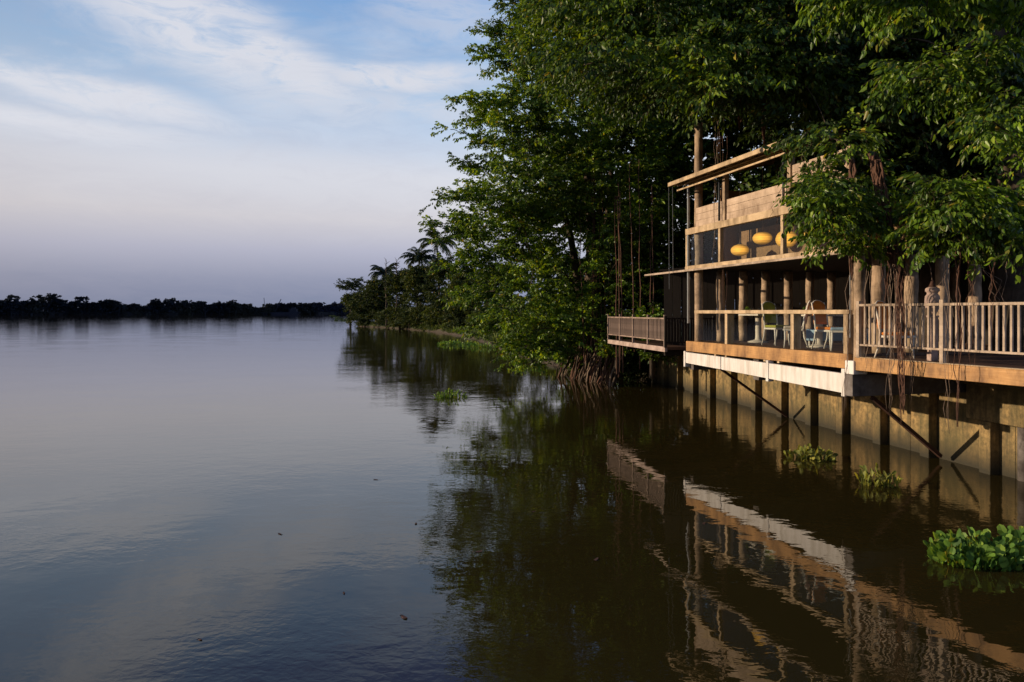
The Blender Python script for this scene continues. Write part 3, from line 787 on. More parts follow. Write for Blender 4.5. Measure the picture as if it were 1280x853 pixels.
# cantilever concrete beams to the wall
for x, dz in ((LEN+.05, 0), (-.28, .0), (3.0, 0)):
    mb = MB(); mb.rng(x-.12, x+.12, .12 if x < LEN else -.04, 3.9, -.88, -.42 if x > LEN else -.34); mb.build('cantilever_beam', M['beam_concrete'], PV, bevel=.012)
mb = MB(); mb.rng(LEN-.03, LEN+.22, -.06, .3, -.415, -.13); mb.build('beam_end', M['white_paint'], PV, bevel=.015)
# rusty struts
def strut(px0, py0, Y0, px1, py1, Y1, w=.11):
    p, q = at(px0, py0, Y0), at(px1, py1, Y1); Ri = R_.inverted(); mb = MB(); mb.bar(Ri@(p-A), Ri@(q-A), w, w); mb.build('brace', M['rust'], PV, bevel=.01)
def strutW(x, y0, z0, y1, z1, dx): 
    mb = MB(); mb.bar((x, y0, z0), (x+dx, y1, z1), .12, .12); mb.build('brace', M['rust'], PV, bevel=.01)
q = Vector((wallX(15.6)-.25, 15.6, .12)); ql = R_.inverted()@(q-A); p = at(1090, 497, 14.8); pl = R_.inverted()@(p-A)
mb = MB(); mb.bar(pl, ql, .085, .085); mb.build('brace', M['rust'], PV, bevel=.01)
q = Vector((wallX(21.8)-.2, 21.8, .08)); ql = R_.inverted()@(q-A); p = at(892, 455, 20.6); pl = R_.inverted()@(p-A)
mb = MB(); mb.bar(pl, ql, .07, .07); mb.build('brace', M['rust'], PV, bevel=.01)
# piles standing in the water under the pavilion are the wall piers; poles above
def pole(x, y, z0, z1, r, mat='pole_wood', nm='pole'):
    mb = MB(); k = 10; pts = [Vector((x+random.uniform(-.012, .012), y+random.uniform(-.012, .012), z0+(z1-z0)*i/k)) for i in range(k+1)]
    mb.tube(pts, [r*random.uniform(.95, 1.05) for _ in pts], 14, rough=.03); return mb.build(nm, M[mat], PV, True)
pole(.0, .2, 0.003, 6.6, .125); pole(LEN+.18, .12, -.33, 3.6, .105)
for t_ in (.96, 1.74, 2.54, 3.36, 4.16, 4.98, 5.85): pole(.0, t_, .003, 2.17, .125)
for t_ in (.92, 1.80, 2.65, 3.58, 4.45, 5.3): pole(LEN-.15, t_, .003, 2.17, .135)
for x, y in ((2.2, 4.9), (4.3, 5.2)): pole(x, y, .003, 2.17, .12)
# balustrade
mb = MB(); mb.rng(.1, LEN+.02, -.01, .10, .85, .945); mb.build('handrail', M['tan_wood'], PV, bevel=.012)
for x in (1.80, 4.60, LEN-.08):
    mb = MB(); mb.rng(x-.06, x+.06, -.005, .21, .003, .847); mb.build('balustrade_post', M['tan_wood'], PV, bevel=.008)
for a, b in ((.13, 1.735), (1.865, 4.535), (4.665, 6.27)):
    mb = MB(); mb.rng(a, b, .05, .062, .05, .845); mb.build('glass_panel', M['glass'], PV)
mb = MB(); mb.tube([(LEN+.02, .03, .35), (LEN+.02, .03, 1.9)], .012, 6); mb.build('steel_rod', M['steel'], PV)
# first floor beam, its long thin projection, and slab
mb = MB(); mb.rng(-.40, LEN+.1, -.04, .12, 2.18, 2.30); mb.build('lower_beam', M['tan_wood'], PV, bevel=.008)
mb = MB(); mb.rng(-3.0, LEN+.1, -.14, -.045, 2.13, 2.19); mb.build('edge_rail', M['grey_wood'], PV, bevel=.006)
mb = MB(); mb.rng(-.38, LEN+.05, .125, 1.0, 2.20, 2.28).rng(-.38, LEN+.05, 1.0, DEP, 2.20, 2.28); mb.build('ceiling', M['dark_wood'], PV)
mb = MB(); mb.rng(-.40, LEN+.1, -.03, .12, 3.26, 3.45); mb.build('upper_beam', M['tan_wood'], PV, bevel=.008)
for x in (-.36, 1.48, 4.24, 5.4, LEN):
    mb = MB(); mb.rng(x-.05, x+.05, -.02, .09, 2.303, 3.257); mb.build('window_post', M['tan_wood'], PV, bevel=.006)
for a, b in ((-.31, 1.43), (1.53, 4.19), (4.29, 5.35), (5.45, 6.37)):
    mb = MB(); mb.rng(a, b, .03, .04, 2.305, 3.255); mb.build('window_glass', M['glass'], PV)
# timber parapet panels
for a, b in ((.14, 1.60), (1.80, 4.42), (4.58, LEN)):
    mb = MB()
    for j in range(3 if a < 4.5 else 5): mb.rng(a, b, .02+.004*(j % 2), .06, 3.453+j*.19, 3.453+j*.19+.185)
    mb.build('parapet_panel', M['panel_wood'], PV, bevel=.004)
for x in (1.70, 4.50, LEN+.02):
    mb = MB(); mb.rng(x-.06, x+.06, -.02, .11, 3.452, 4.86 if x < LEN else 4.42); mb.build('upper_post', M['pole_wood'], PV, bevel=.008)
for x in (1.55, 4.36):
    mb = MB(); mb.tube([(x, -.06, 3.46), (x, -.06, 4.74)], .03, 8); mb.build('downpipe', M['dark_steel'], PV, True)
mb = MB(); mb.rng(-.30, -.24, -.02, .04, .55, 4.7); mb.build('steel_post', M['steel'], PV)
# roof: corrugated sheet rising inland on rafters, boarded eave
mb = MB(); n = 90; vs = []
for i in range(n+1):
    x = -.45+5.3*i/n; zz = .018*math.sin(i*1.5)
    vs += [(x, -.55, 4.80+zz), (x, 3.2, 5.75+zz), (x, DEP+.3, 4.9+zz)]
mb.add(vs, [(i*3+j, (i+1)*3+j, (i+1)*3+j+1, i*3+j+1) for i in range(n) for j in range(2)]); mb.build('roof', M['roof'], PV)
mb = MB(); mb.rng(-.45, 4.85, -.60, -.54, 4.74, 4.86); mb.build('eave_board', M['tan_wood'], PV, bevel=.01)
mb = MB(); mb.rng(-.38, 4.75, -.33, -.28, 4.60, 4.648); mb.build('batten', M['tan_wood'], PV, bevel=.004)
mb = MB(); mb.rng(-.40, 4.8, -.30, -.25, 4.76, 4.80).rng(-.4, 4.8, -.05, .02, 4.80, 4.87); mb.build('purlin', M['grey_wood'], PV)
for i in range(6):
    x = -.3+i*.98; mb = MB(); mb.bar((x, -.53, 4.77), (x, 3.2, 5.70), .05, .09); mb.build('rafter', M['pole_wood'], PV)
# end screens and rear walls
mb = MB(); mb.rng(-.37, -.32, 1.15, DEP, 2.30, 4.7); mb.build('woven_screen', M['brown_weave'], PV)
mb = MB(); mb.rng(-.30, LEN, 1.75, 1.80, 2.30, 3.4); mb.build('rear_screen', M['brown_weave'], PV)
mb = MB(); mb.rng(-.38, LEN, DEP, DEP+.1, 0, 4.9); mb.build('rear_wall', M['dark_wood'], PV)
# wires hanging from the far roof corner
mb = MB()
for x, z0 in ((-.55, 2.1), (-.95, 1.6)): mb.tube([(x*.6, -.5, 4.75), (x*.6+.01, -.49, z0)], .007, 5)
mb.build('hanging_wire', M['steel'], PV)

# lanterns
def lantern(px, py, t_, rad, asp, label):
    k = (px-640)/F; Y = (11.02+t_*1.035)/(k+.2678); p = at(px, py, Y)
    e = empty('paper_lantern', p, label, 'lantern', 'paper lanterns under the upper floor')
    prof = [(max(.03, rad*math.cos(a)*(1+.015*math.cos(i*math.pi))), rad*asp*math.sin(a)) for i, a in enumerate([-1.35+2.7*j/22 for j in range(23)])]
    mb = MB(); mb.lathe((0, 0, 0), prof, 28); ls_ = mb.build('lamp_shade', M['lantern'], e, True)
    mb = MB(); mb.lathe((0, 0, 0), [(.05, rad*asp*.97), (.05, rad*asp*.97+.03)], 12); mb.build('cap', M['dark_steel'], ls_)
    mb = MB(); mb.tube([(0, 0, rad*asp), (0, 0, 5.05+A.z-p.z+.0)], .006, 5); mb.build('cord', M['grey_wood'], e)
lantern(925, 313, .9, .26, .66, 'lowest glowing flattened paper lantern, leftmost behind the upper glass')
lantern(953, 298, .9, .26, .68, 'glowing yellow oval paper lantern in the middle of the upper window')
lantern(983, 299, .9, .27, .88, 'rounder amber paper lantern beside the pale window post')
lantern(1018, 296, .9, .28, .6, 'glowing paper lantern mostly hidden behind the hanging leaves')
lantern(1046, 290, .9, .28, .6, 'rightmost paper lantern screened by the leaves')

# dark timber outbuilding behind the pavilion
DB = empty('timber_outbuilding', at(828, HOR, 24.2)-Vector((0, 0, .9)), 'windowless timber building coloured near-black for shade behind the small terrace', 'building', rz=math.atan2(-.968, -.25))
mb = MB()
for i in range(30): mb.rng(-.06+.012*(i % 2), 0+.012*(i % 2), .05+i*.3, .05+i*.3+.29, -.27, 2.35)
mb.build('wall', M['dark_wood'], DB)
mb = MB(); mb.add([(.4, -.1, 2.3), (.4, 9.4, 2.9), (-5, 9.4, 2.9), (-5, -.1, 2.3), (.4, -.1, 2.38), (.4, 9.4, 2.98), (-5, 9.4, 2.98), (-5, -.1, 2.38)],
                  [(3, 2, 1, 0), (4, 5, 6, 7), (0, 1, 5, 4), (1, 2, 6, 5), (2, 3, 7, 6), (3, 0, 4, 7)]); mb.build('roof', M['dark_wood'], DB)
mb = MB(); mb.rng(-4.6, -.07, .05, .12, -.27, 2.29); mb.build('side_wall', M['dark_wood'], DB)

# ------------------------------------------------------------------ railings
def rail_run(parent, L, h, bay, spacing, bw, mats, low=.25, posth=.06, post_w=.075, x0=0):
    """local: x along run, z 0 = deck level, y=0 line"""
    n = max(1, round(L/bay)); bay = L/n
    pm = MB(); pm.rng(-post_w/2, post_w/2, -post_w/2, post_w/2, -.02, h+posth); first = None
    for i in range(n+1):
        if first is None: o_ = pm.build('post', mats, parent, bevel=.005); first = o_
        else: o_ = first.copy(); COL.objects.link(o_)
        o_.location = (x0+i*bay, 0, 0)
    bm_ = MB(); bm_.rng(-bw/2, bw/2, -bw/2, bw/2, low+.022, h-.052); first = None
    for i in range(n):
        a, b = x0+i*bay+post_w/2, x0+(i+1)*bay-post_w/2
        mb = MB(); mb.rng(a+.002, b-.002, -.035, .035, h-.05, h); mb.build('top_rail', mats, parent, bevel=.006)
        mb = MB(); mb.rng(a+.002, b-.002, -.022, .022, low-.02, low+.02); mb.build('bottom_rail', mats, parent, bevel=.004)
        k = max(2, int((b-a)/spacing))
        for j in range(1, k):
            if first is None: o_ = bm_.build('baluster', mats, parent); first = o_
            else: o_ = first.copy(); COL.objects.link(o_)
            o_.location = (a+(b-a)*j/k+random.uniform(-.004, .004), 0, 0); o_.rotation_euler = (0, random.uniform(-.008, .008), 0)

# right hand deck
C0 = Vector((7.19, 14.32, EYE-.95)); C1 = Vector((12.617-.379*5.4, 5.4, EYE-.95)); dv = (C1-C0); DL = dv.length; dv.normalize(); da = math.atan2(dv.y, dv.x)
DK = empty('timber_deck', C0, 'long open timber deck with a thick orange edge beam right of the pavilion', 'deck', rz=da)
mb = MB(); mb.rng(0, DL, -.02, .10, -.275, -.004); mb.build('edge_beam', M['deck_beam'], DK, bevel=.01)
mb = MB(); mb.rng(0, DL, -.03, .11, 0, .012); mb.build('edge_board', M['tan_wood'], DK)
mb = MB()
for i in range(36): mb.rng(.0, DL, .12+i*.145, .12+i*.145+.137, -.045, -.002)
mb.build('floor', M['floor_wood'], DK)
mb = MB()
for i in range(8): mb.rng(.3+i*1.15, .4+i*1.15, .101, 5.2, -.26, -.05)
mb.build('joist', M['deck_beam'], DK)
RL = empty('deck_railing', C0+dv*.10+Vector((0, 0, .012)), 'bleached wooden baluster railing along the right hand deck', 'railing', rz=da)
rail_run(RL, DL-.3, 1.10, 1.76, .116, .036, M['grey_wood'])
for x in (1.6, 4.2, 6.6):
    mb = MB(); mb.tube([(x, 2.8, -2.6), (x, 2.8, -.05)], .12, 10); mb.build('support_post', M['beam_concrete'], DK, True)

# small terrace beyond the pavilion
TA = Vector((4.08, 29.0, EYE-1.17)); TB = Vector((5.10, 22.7, EYE-1.17)); tv = (TB-TA); TL = tv.length; tv.normalize(); ta = math.atan2(tv.y, tv.x)
TR = empty('small_terrace', TA, 'small shaded timber terrace with a pale edge board beyond the pavilion', 'terrace', rz=ta)
mb = MB(); mb.rng(0, TL, -.02, .07, -.17, .0); mb.build('edge_board', M['pink_plank'], TR, bevel=.006)
mb = MB(); mb.rng(0.01, TL-.01, .071, 6.0, -.10, -.005); mb.build('floor', M['floor_wood'], TR)
mb = MB()
for x in (.3, 2.2, 4.2, 6.1): mb.rng(x-.05, x+.05, .08, 5.5, -.30, -.105)
mb.build('joist', M['dark_wood'], TR)
for x in (.6, 3.4, 6.0):
    mb = MB(); mb.tube([(x, 4.4, -3.2), (x, 4.4, -.11)], .11, 10); mb.build('support_post', M['beam_concrete'], TR, True)
R2 = empty('terrace_railing', TA+tv*.05, 'weathered close slatted railing facing the river on the small terrace', 'railing', rz=ta)
rail_run(R2, TL-.1, .97, 1.6, .12, .035, M['slat_wood'], low=.22, posth=.1, post_w=.07)
R3 = empty('shade_toned_railing', TB, 'slatted railing coloured dark for shade, closing the near end of the terrace', 'railing', rz=math.atan2(.2587, .966))
rail_run(R3, 3.6, .97, 1.8, .10, .05, M['dark_wood'], low=.15)  # near-black boards carry the shade of this side in their colour

# ------------------------------------------------------------------ furniture
def chair(x, y, rz, cloth, label, group=None):
    e = empty('dining_chair', W(x, y, .003), label, 'chair', group, rz=ANG+rz)
    S_ = 1.1
    for a, b in ((-.23, .22), (.23, .22)):
        mb = MB(); mb.tube([(a, b, 0), (a*.95, b-.02, .2), (a, b-.02, .46)], [.014, .02, .026], 8); mb.build('leg', M['chair_paint'], e, True)
    for a in (-.21, .21):
        mb = MB(); mb.tube([(a, -.34, 0), (a, -.25, .25), (a, -.22, .48), (a*1.02, -.26, .8), (a*1.0, -.34, 1.12)], [.016, .02, .022, .02, .016], 8); mb.build('rear_leg', M['chair_paint'], e, True)
    mb = MB(); mb.rng(-.235, .235, -.21, .235, .471, .54); st = mb.build('seat', cloth, e, bevel=.03)
    mb = MB(); mb.rng(-.25, .25, -.23, .25, .42, .47); mb.build('seat_frame', M['chair_paint'], st, bevel=.015)
    # curved back, camel top
    V = []; Fc = []; nx, nz = 12, 6
    def back(u, v, off):
        zt = 1.08+.09*math.cos(u*math.pi/2)**.6-.05*abs(u)**4 if abs(u) < 1 else 1.04
        z = .60+(zt-.60)*v
        return (u*.215, -.245-(z-.5)*.16+off-.03*(1-u*u), z)
    for off in (.03, -.012):
        for i in range(nz+1):
            for j in range(nx+1): V.append(back(-1+2*j/nx, i/nz, off))
    q = (nx+1)*(nz+1)
    for i in range(nz):
        for j in range(nx):
            a = i*(nx+1)+j; Fc.append((a, a+1, a+nx+2, a+nx+1)); Fc.append((q+a+nx+1, q+a+nx+2, q+a+1, q+a))
    for j in range(nx):
        Fc.append((j+1, j, q+j, q+j+1)); a = nz*(nx+1)+j; Fc.append((a, a+1, q+a+1, q+a))
    for i in range(nz):
        a = i*(nx+1); Fc.append((a, a+nx+1, q+a+nx+1, q+a)); a += nx; Fc.append((a+nx+1, a, q+a, q+a+nx+1))
    mb = MB(); mb.add(V, Fc); bk = mb.build('backrest', cloth, e, True)
    mb = MB(); mb.tube([back(-1+2*j/14, 1.0, .01) for j in range(15)], .016, 6); mb.build('back_frame', M['chair_paint'], bk, True)
    return e
def locof(px, Y):
    p = at(px, HOR, Y); l = R_.inverted()@(Vector((p.x, p.y, 0))-Vector((A.x, A.y, 0))); return l.x, l.y
GC = 'chairs around the pavilion tables'
x, y = locof(971, 18.4); chair(x, y, -1.5, M['olive_cloth'], 'pale framed chair with olive green upholstered back behind the glass', GC)
x, y = locof(1037, 16.3); chair(x, y, -1.4, M['orange_cloth'], 'pale framed chair with bright orange upholstered back', GC)
x, y = locof(992, 17.2); chair(x, y, 2.5, M['cream'], 'chair seen side on, its pale curved back leaning right', GC)
x, y = locof(1052, 15.7); chair(x, y, 2.45, M['blue_cloth'], 'blue seated pale chair nearest the corner pole', GC)
p = at(1121, HOR, 13.9); e = chair(6, 1, -1.3, M['orange_cloth'], 'orange backed chair showing just above the deck railing', GC); e.location = (p.x, p.y, EYE-.95)
def table(px, Y, label):
    x, y = locof(px, Y); e = empty('pedestal_table', W(x, y, .003), label, 'table', 'pedestal tables in the pavilion', rz=ANG+.1)
    mb = MB(); mb.lathe((0, 0, 0), [(.30, 0), (.30, .02), (.22, .05), (.10, .08), (.085, .15), (.085, .70), (.12, .78)], 22); mb.build('pedestal', M['cream'], e, True)
    mb = MB(); mb.rng(-.42, .42, -.38, .38, .785, .83); mb.build('table_top', M['cream'], e, bevel=.01)
    return W(x, y, .836)
def on_table(p, dx, dy): return p+R_@Vector((dx, dy, 0))
def bowl(p, label):
    e = empty('plant_bowl', p, label, 'potted plant', 'small plants in white bowls')
    mb = MB(); mb.lathe((0, 0, 0), [(.03, 0), (.06, .01), (.085, .05), (.08, .09), (.07, .095)], 18); mb.build('bowl', M['china'], e, True)
    mb = MB()
    for k in range(60):
        a = random.uniform(0, 6.28); b = random.uniform(.2, 1.4); r = .085*random.uniform(.6, 1.1); q = Vector((math.cos(a)*math.cos(b)*r, math.sin(a)*math.cos(b)*r, .09+math.sin(b)*r*1.5))
        dn = Vector((random.uniform(-1, 1), random.uniform(-1, 1), random.uniform(0, 1))).normalized()*.022; sd = dn.orthogonal().normalized()*.012
        mb.add([q-dn, q+sd, q+dn, q-sd], [(0, 1, 2, 3)])
    mb.build('leaves', M['leaf_mid'], e)
def wineglass(p, label):
    e = empty('wine_glass', p, label, 'wine glass', 'wine glasses on the pavilion tables')
    mb = MB(); mb.lathe((0, 0, 0), [(.035, 0), (.034, .004), (.005, .01), (.004, .09), (.02, .10), (.038, .13), (.040, .16), (.032, .20), (.030, .20), (.037, .16), (.035, .13), (.01, .105)], 18)
    mb.build('glass', M['glass'], e, True)
def plate(p, label):
    mb = MB(); mb.lathe((0, 0, 0), [(.07, 0), (.075, .005), (.13, .02), (.128, .024), (.07, .01)], 24); o_ = mb.build('plate', M['china'], None, True); o_.location = p
    tag(o_, label, 'plate', 'white plates on the pavilion tables')
tp1 = table(948, 20.0, 'stone pedestal table farther from the camera, beside the olive chair')
tp2 = table(1024, 17.3, 'stone pedestal table nearer the camera, beside the orange chair')
for tpp, nm in ((tp1, 'farther'), (tp2, 'nearer')):
    bowl(on_table(tpp, -.25, -.2), 'small green plant in a white bowl on the %s table' % nm)
    for dx, dy, w_ in ((.0, -.22, 'left'), (.12, -.05, 'right')): wineglass(on_table(tpp, dx, dy), 'clear wine glass on the %s side of the %s table' % (w_, nm))
    for dx, dy, w_ in ((.22, .2, 'far side'), (.28, -.2, 'river side')): plate(on_table(tpp, dx, dy), 'white plate on the %s of the %s table' % (w_, nm))
x, y = locof(1050, 18.4); bn = empty('cloth_bench', W(x, y, .003), 'long low bench covered in pale blue cloth inside the pavilion', 'bench', rz=ANG+math.pi/2)
mb = MB(); mb.rng(-.9, .9, -.25, .25, .12, .44); mb.build('seat', M['blue_cloth'], bn, bevel=.04)
for a in (-.8, .8):
    for b in (-.2, .2):
        mb = MB(); mb.tube([(a, b, 0), (a, b, .13)], .03, 8); mb.build('leg', M['chair_paint'], bn)
# carved stone urn on a post behind the deck rail
p = at(1165.5, HOR, 13.2); ur = empty('stone_urn', (p.x, p.y, EYE-.95), 'pinkish carved stone urn on a square post behind the deck railing', 'urn')
mb = MB(); mb.rng(-.07, .07, -.07, .07, 0, .84).rng(-.09, .09, -.09, .09, .84, .88); mb.build('pedestal', M['stone'], ur, bevel=.01)
mb = MB(); mb.lathe((0, 0, 0), [(.06, .88), (.075, .93), (.12, 1.03), (.135, 1.14), (.125, 1.25), (.09, 1.30), (.10, 1.33), (.125, 1.35), (.12, 1.40), (.07, 1.43)], 20); mb.build('bowl', M['stone'], ur, True)
mb = MB(); mb.lathe((0, 0, 0), [(.07, 1.43), (.04, 1.50), (.02, 1.56)], 12); mb.build('finial', M['rust'], ur, True)

# ------------------------------------------------------------------ the banyan over the pavilion
bb = Vector((11.6, 15.6, 1.9))
T2 = empty('banyan_tree', bb, 'enormous dark banyan tree spreading over the pavilion and deck', 'tree')
near = []                 # outer foliage, sunlight put into its leaf colour
near += poly_clumps([(985, 238), (1008, 210), (1050, 190), (1075, 200), (1090, 250), (1112, 265), (1112, 325), (1085, 342), (1062, 332), (1045, 343), (1000, 342), (992, 322), (1008, 300), (988, 265)], 23, 12.3, 13.8, .2, .36, .9, 2, 1.7)
near += poly_clumps([(1138, 225), (1165, 203), (1190, 203), (1240, 225), (1280, 243), (1330, 250), (1330, 337), (1280, 332), (1215, 337), (1190, 352), (1165, 347), (1138, 318), (1130, 270)], 36, 11.0, 13.0, .2, .38, .9, 4, 1.6)
near += poly_clumps([(1085, 75), (1110, 38), (1140, 48), (1180, 60), (1330, 30), (1330, 255), (1262, 258), (1252, 215), (1222, 190), (1205, 150), (1180, 158), (1138, 155), (1125, 112), (1085, 112)], 36, 9.6, 12.3, .2, .36, .9, 6, 1.5)
near += poly_clumps([(1000, -80), (1330, -80), (1330, 62), (1200, 45), (1130, 52), (1100, 15), (1060, 32), (1040, 28), (1008, 28)], 30, 9.6, 12.3, .25, .42, .9, 7, 1.3)
near += poly_clumps([(1075, 190), (1112, 195), (1118, 300), (1085, 300)], 4, 13.6, 14.2, .2, .26, .9, 8, .5)
P, D = clump_sprays(near, 165, .3)
tpn = templates('near', 41, L=.42, nl=24, leaf=.105, droop=.6, hang=1.25, nside=3, width=.25)
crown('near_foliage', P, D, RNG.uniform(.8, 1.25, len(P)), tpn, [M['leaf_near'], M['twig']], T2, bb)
print('near sprays', len(P))
mid = []                  # canopy above and behind, shade put into its leaf colour
mid += poly_clumps([(690, -70), (1010, -70), (1020, 40), (1060, 130), (1000, 130), (930, 125), (860, 125), (800, 140), (740, 110), (700, 60)], 120, 17, 25, .8, 1.5, .7, 10)
mid += poly_clumps([(1000, 160), (1060, 165), (1095, 260), (1030, 300), (1005, 230)], 14, 13.7, 15, .3, .5, .8, 22)
mid += poly_clumps([(860, 60), (1000, 60), (1010, 120), (940, 130), (870, 125)], 18, 15.5, 17, .5, .8, .8, 12)
P, D = clump_sprays(mid, 34, .4)
tpm = templates('mid', 51, L=.6, nl=30, leaf=.13, droop=.55, hang=1.1, nside=4, width=.26)
crown('shade_toned_foliage', P, D, RNG.uniform(.8, 1.3, len(P)), tpm, [M['leaf_canopy'], M['twig']], T2, bb)
print('mid sprays', len(P))
dark = poly_clumps([(960, -70), (1500, -70), (1500, 300), (1300, 310), (1150, 300), (1060, 250), (1000, 170)], 190, 15.5, 22, .8, 1.5, .7, 11)
P, D = clump_sprays(dark, 22, .3)
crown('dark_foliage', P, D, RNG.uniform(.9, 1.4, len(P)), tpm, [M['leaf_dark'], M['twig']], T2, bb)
print('dark sprays', len(P))
mb = MB(); tr = []
for dx, dy, r, h in ((0, 0, .5, 8), (1.2, 1.5, .4, 8), (-.6, 2.4, .3, 7.5), (2.6, .4, .35, 9), (1.5, -2.2, .3, 7.5)):
    pts = [bb+Vector((dx, dy, -.3)), bb+Vector((dx*.9, dy, 2)), bb+Vector((dx*.7, dy*.9, 4.5)), bb+Vector((dx*1.1-.5, dy, h))]
    rd = [r*1.4, r, r*.9, r*.6]; mb.tube(pts, rd, 12, rough=.15); tr += list(zip(pts[1:], rd[1:]))
mb.build('trunk', M['bark'], T2, True, off=bb)
mb = MB(); skeleton(mb, tr, sorted(near+mid+dark, key=lambda c: random.random())[::2]+near, .16, .012, .12, 5); mb.build('branches', M['bark'], T2, True, off=bb)
# root column hanging at the corner and thin aerial roots
def rootbundle(px0, py0, px1, py1, Y, n, spread, r, mat='root', nm='aerial_root', amp=.05):
    mb = MB()
    for i in range(n):
        a = at(px0+random.uniform(-spread, spread), py0, Y+random.uniform(-.2, .2)); b = at(px1+random.uniform(-spread, spread)*.8, py1+random.uniform(-25, 5), Y+random.uniform(-.2, .2))
        mb.tube(wavy(a, b, 10, amp), [r*random.uniform(.5, 1.3)*(1-.05*k) for k in range(11)], 5)
    return mb.build(nm, M[mat], T2, True, off=bb)
rootbundle(1093, 190, 1112, 300, 13.4, 12, 8, .04, 'root')
rootbundle(1098, 200, 1118, 345, 13.3, 8, 5, .025, 'root')
rootbundle(1104, 240, 1108, 380, 13.5, 5, 5, .015, 'root')
rootbundle(1124, 300, 1126, 525, 13.0, 12, 6, .011, 'root')
rootbundle(1117, 330, 1113, 520, 13.0, 5, 5, .007, 'root_pale')
rootbundle(1136, 330, 1140, 500, 13.0, 4, 4, .006, 'root_pale')
rootbundle(1197, 300, 1196, 530, 12.0, 3, 3, .010, 'root')
rootbundle(1180, 300, 1184, 545, 12.3, 3, 4, .006, 'root_pale')
rootbundle(1216, 300, 1214, 470, 12.0, 3, 5, .006, 'root')
rootbundle(1240, 300, 1242, 440, 11.6, 3, 5, .006, 'root')
rootbundle(1086, 330, 1080, 470, 13.6, 3, 4, .006, 'root_pale')
rootbundle(1062, 300, 1058, 530, 13.9, 4, 6, .006, 'root_pale')
rootbundle(1066, 200, 1066, 350, 13.6, 5, 4, .025, 'root')
rootbundle(924, 40, 925, 165, 19, 3, 1.5, .05, 'root'); rootbundle(955, 40, 956, 185, 18.5, 2, 1, .06, 'root')
rootbundle(931, 60, 934, 140, 19, 3, 3, .02, 'root'); rootbundle(895, 130, 893, 330, 19.5, 3, 5, .008, 'root_pale')
rootbundle(902, 170, 905, 400, 19.3, 4, 6, .007, 'root'); rootbundle(1158, 230, 1190, 410, 14, 3, 25, .008, 'root_pale', amp=.12)
rootbundle(1230, 260, 1240, 400, 14, 5, 30, .007, 'root_pale', amp=.1); rootbundle(975, 230, 960, 300, 16, 2, 8, .006, 'root')

# ------------------------------------------------------------------ trees behind
def back_tree(px, Y, H, Wd, label, seed):
    b = at(px, HOR, Y); b.z = 1.9; e = empty('background_tree', b, label, 'tree', 'dark trees behind the pavilion')
    rr = random.Random(seed); C = []
    for i in range(36 if px in (815, 880, 1050) else 46):
        u = rr.uniform(.12, 1); wv = Wd*(1-.5*max(0, u-.6)/.4); a = rr.uniform(0, 6.28); r = wv*math.sqrt(rr.random())
        C.append((b.x+math.cos(a)*r, b.y+math.sin(a)*r*.8, b.z+u*H, rr.uniform(1.0, 1.9), .75))
    P, D = clump_sprays(C, 9, .3)
    tpb = templates('back', 61, L=1.1, nl=30, leaf=.24, droop=.35, hang=.6, nside=4, width=.28)
    mb = MB(); tr = [(b, .4), (b+Vector((0, 0, H*.4)), .3), (b+Vector((.5, 0, H*.7)), .2)]
    mb.tube([b-Vector((0, 0, .5)), tr[1][0], tr[2][0]], [.5, .35, .2], 9); skeleton(mb, tr, C[::2], .15, .03, .1, 4)
    mb.build('trunk', M['bark'], e, True, off=b)
    crown('crown', P, D, RNG.uniform(.9, 1.3, len(P)), tpb, [M['leaf_dark'], M['twig']], e, b)
back_tree(745, 46, 15, 4.5, 'dark tree directly behind the huge riverside tree', 1)
back_tree(815, 40, 14, 4.0, 'dark tree seen between the riverside tree and the pavilion', 2)
back_tree(880, 36, 15, 4.2, 'dark tree behind the far end of the pavilion roof', 3)
back_tree(960, 33, 16, 4.5, 'dark tree behind the middle of the pavilion roof', 4)
back_tree(1050, 30, 14, 4.5, 'dark tree behind the leafy end of the pavilion', 5)
back_tree(1150, 28, 14, 4.5, 'dark tree behind the deck poles', 6)
back_tree(1260, 26, 14, 4.5, 'dark tree at the right edge behind the deck', 7)
# undergrowth hiding the ground behind the terrace
def shrub(px, Y, top, hw, label, mat='leaf_mid', zb=1.5):
    bank_tree(px, Y, top, hw, 'bush', label, 'shrub', 'shrubs around the small terrace', leaf=.14, mat=mat, base_z=zb, dens=1.5)
shrub(772, 30.5, 368, 16, 'sunlit shrub behind the left end of the small terrace', 'leaf_near')
shrub(815, 28, 368, 14, 'narrow shrub behind the right part of the terrace railing')
shrub(795, 36, 330, 40, 'broad dark shrub filling the gap behind the terrace', 'leaf_dark')
shrub(725, 36.5, 400, 22, 'shrub growing among the roots at the foot of the riverside tree', 'leaf_mid', .3)
shrub(786, 33.5, 430, 20, 'pale climbing shrub hanging at the end of the river wall', 'leaf_bush', .2)

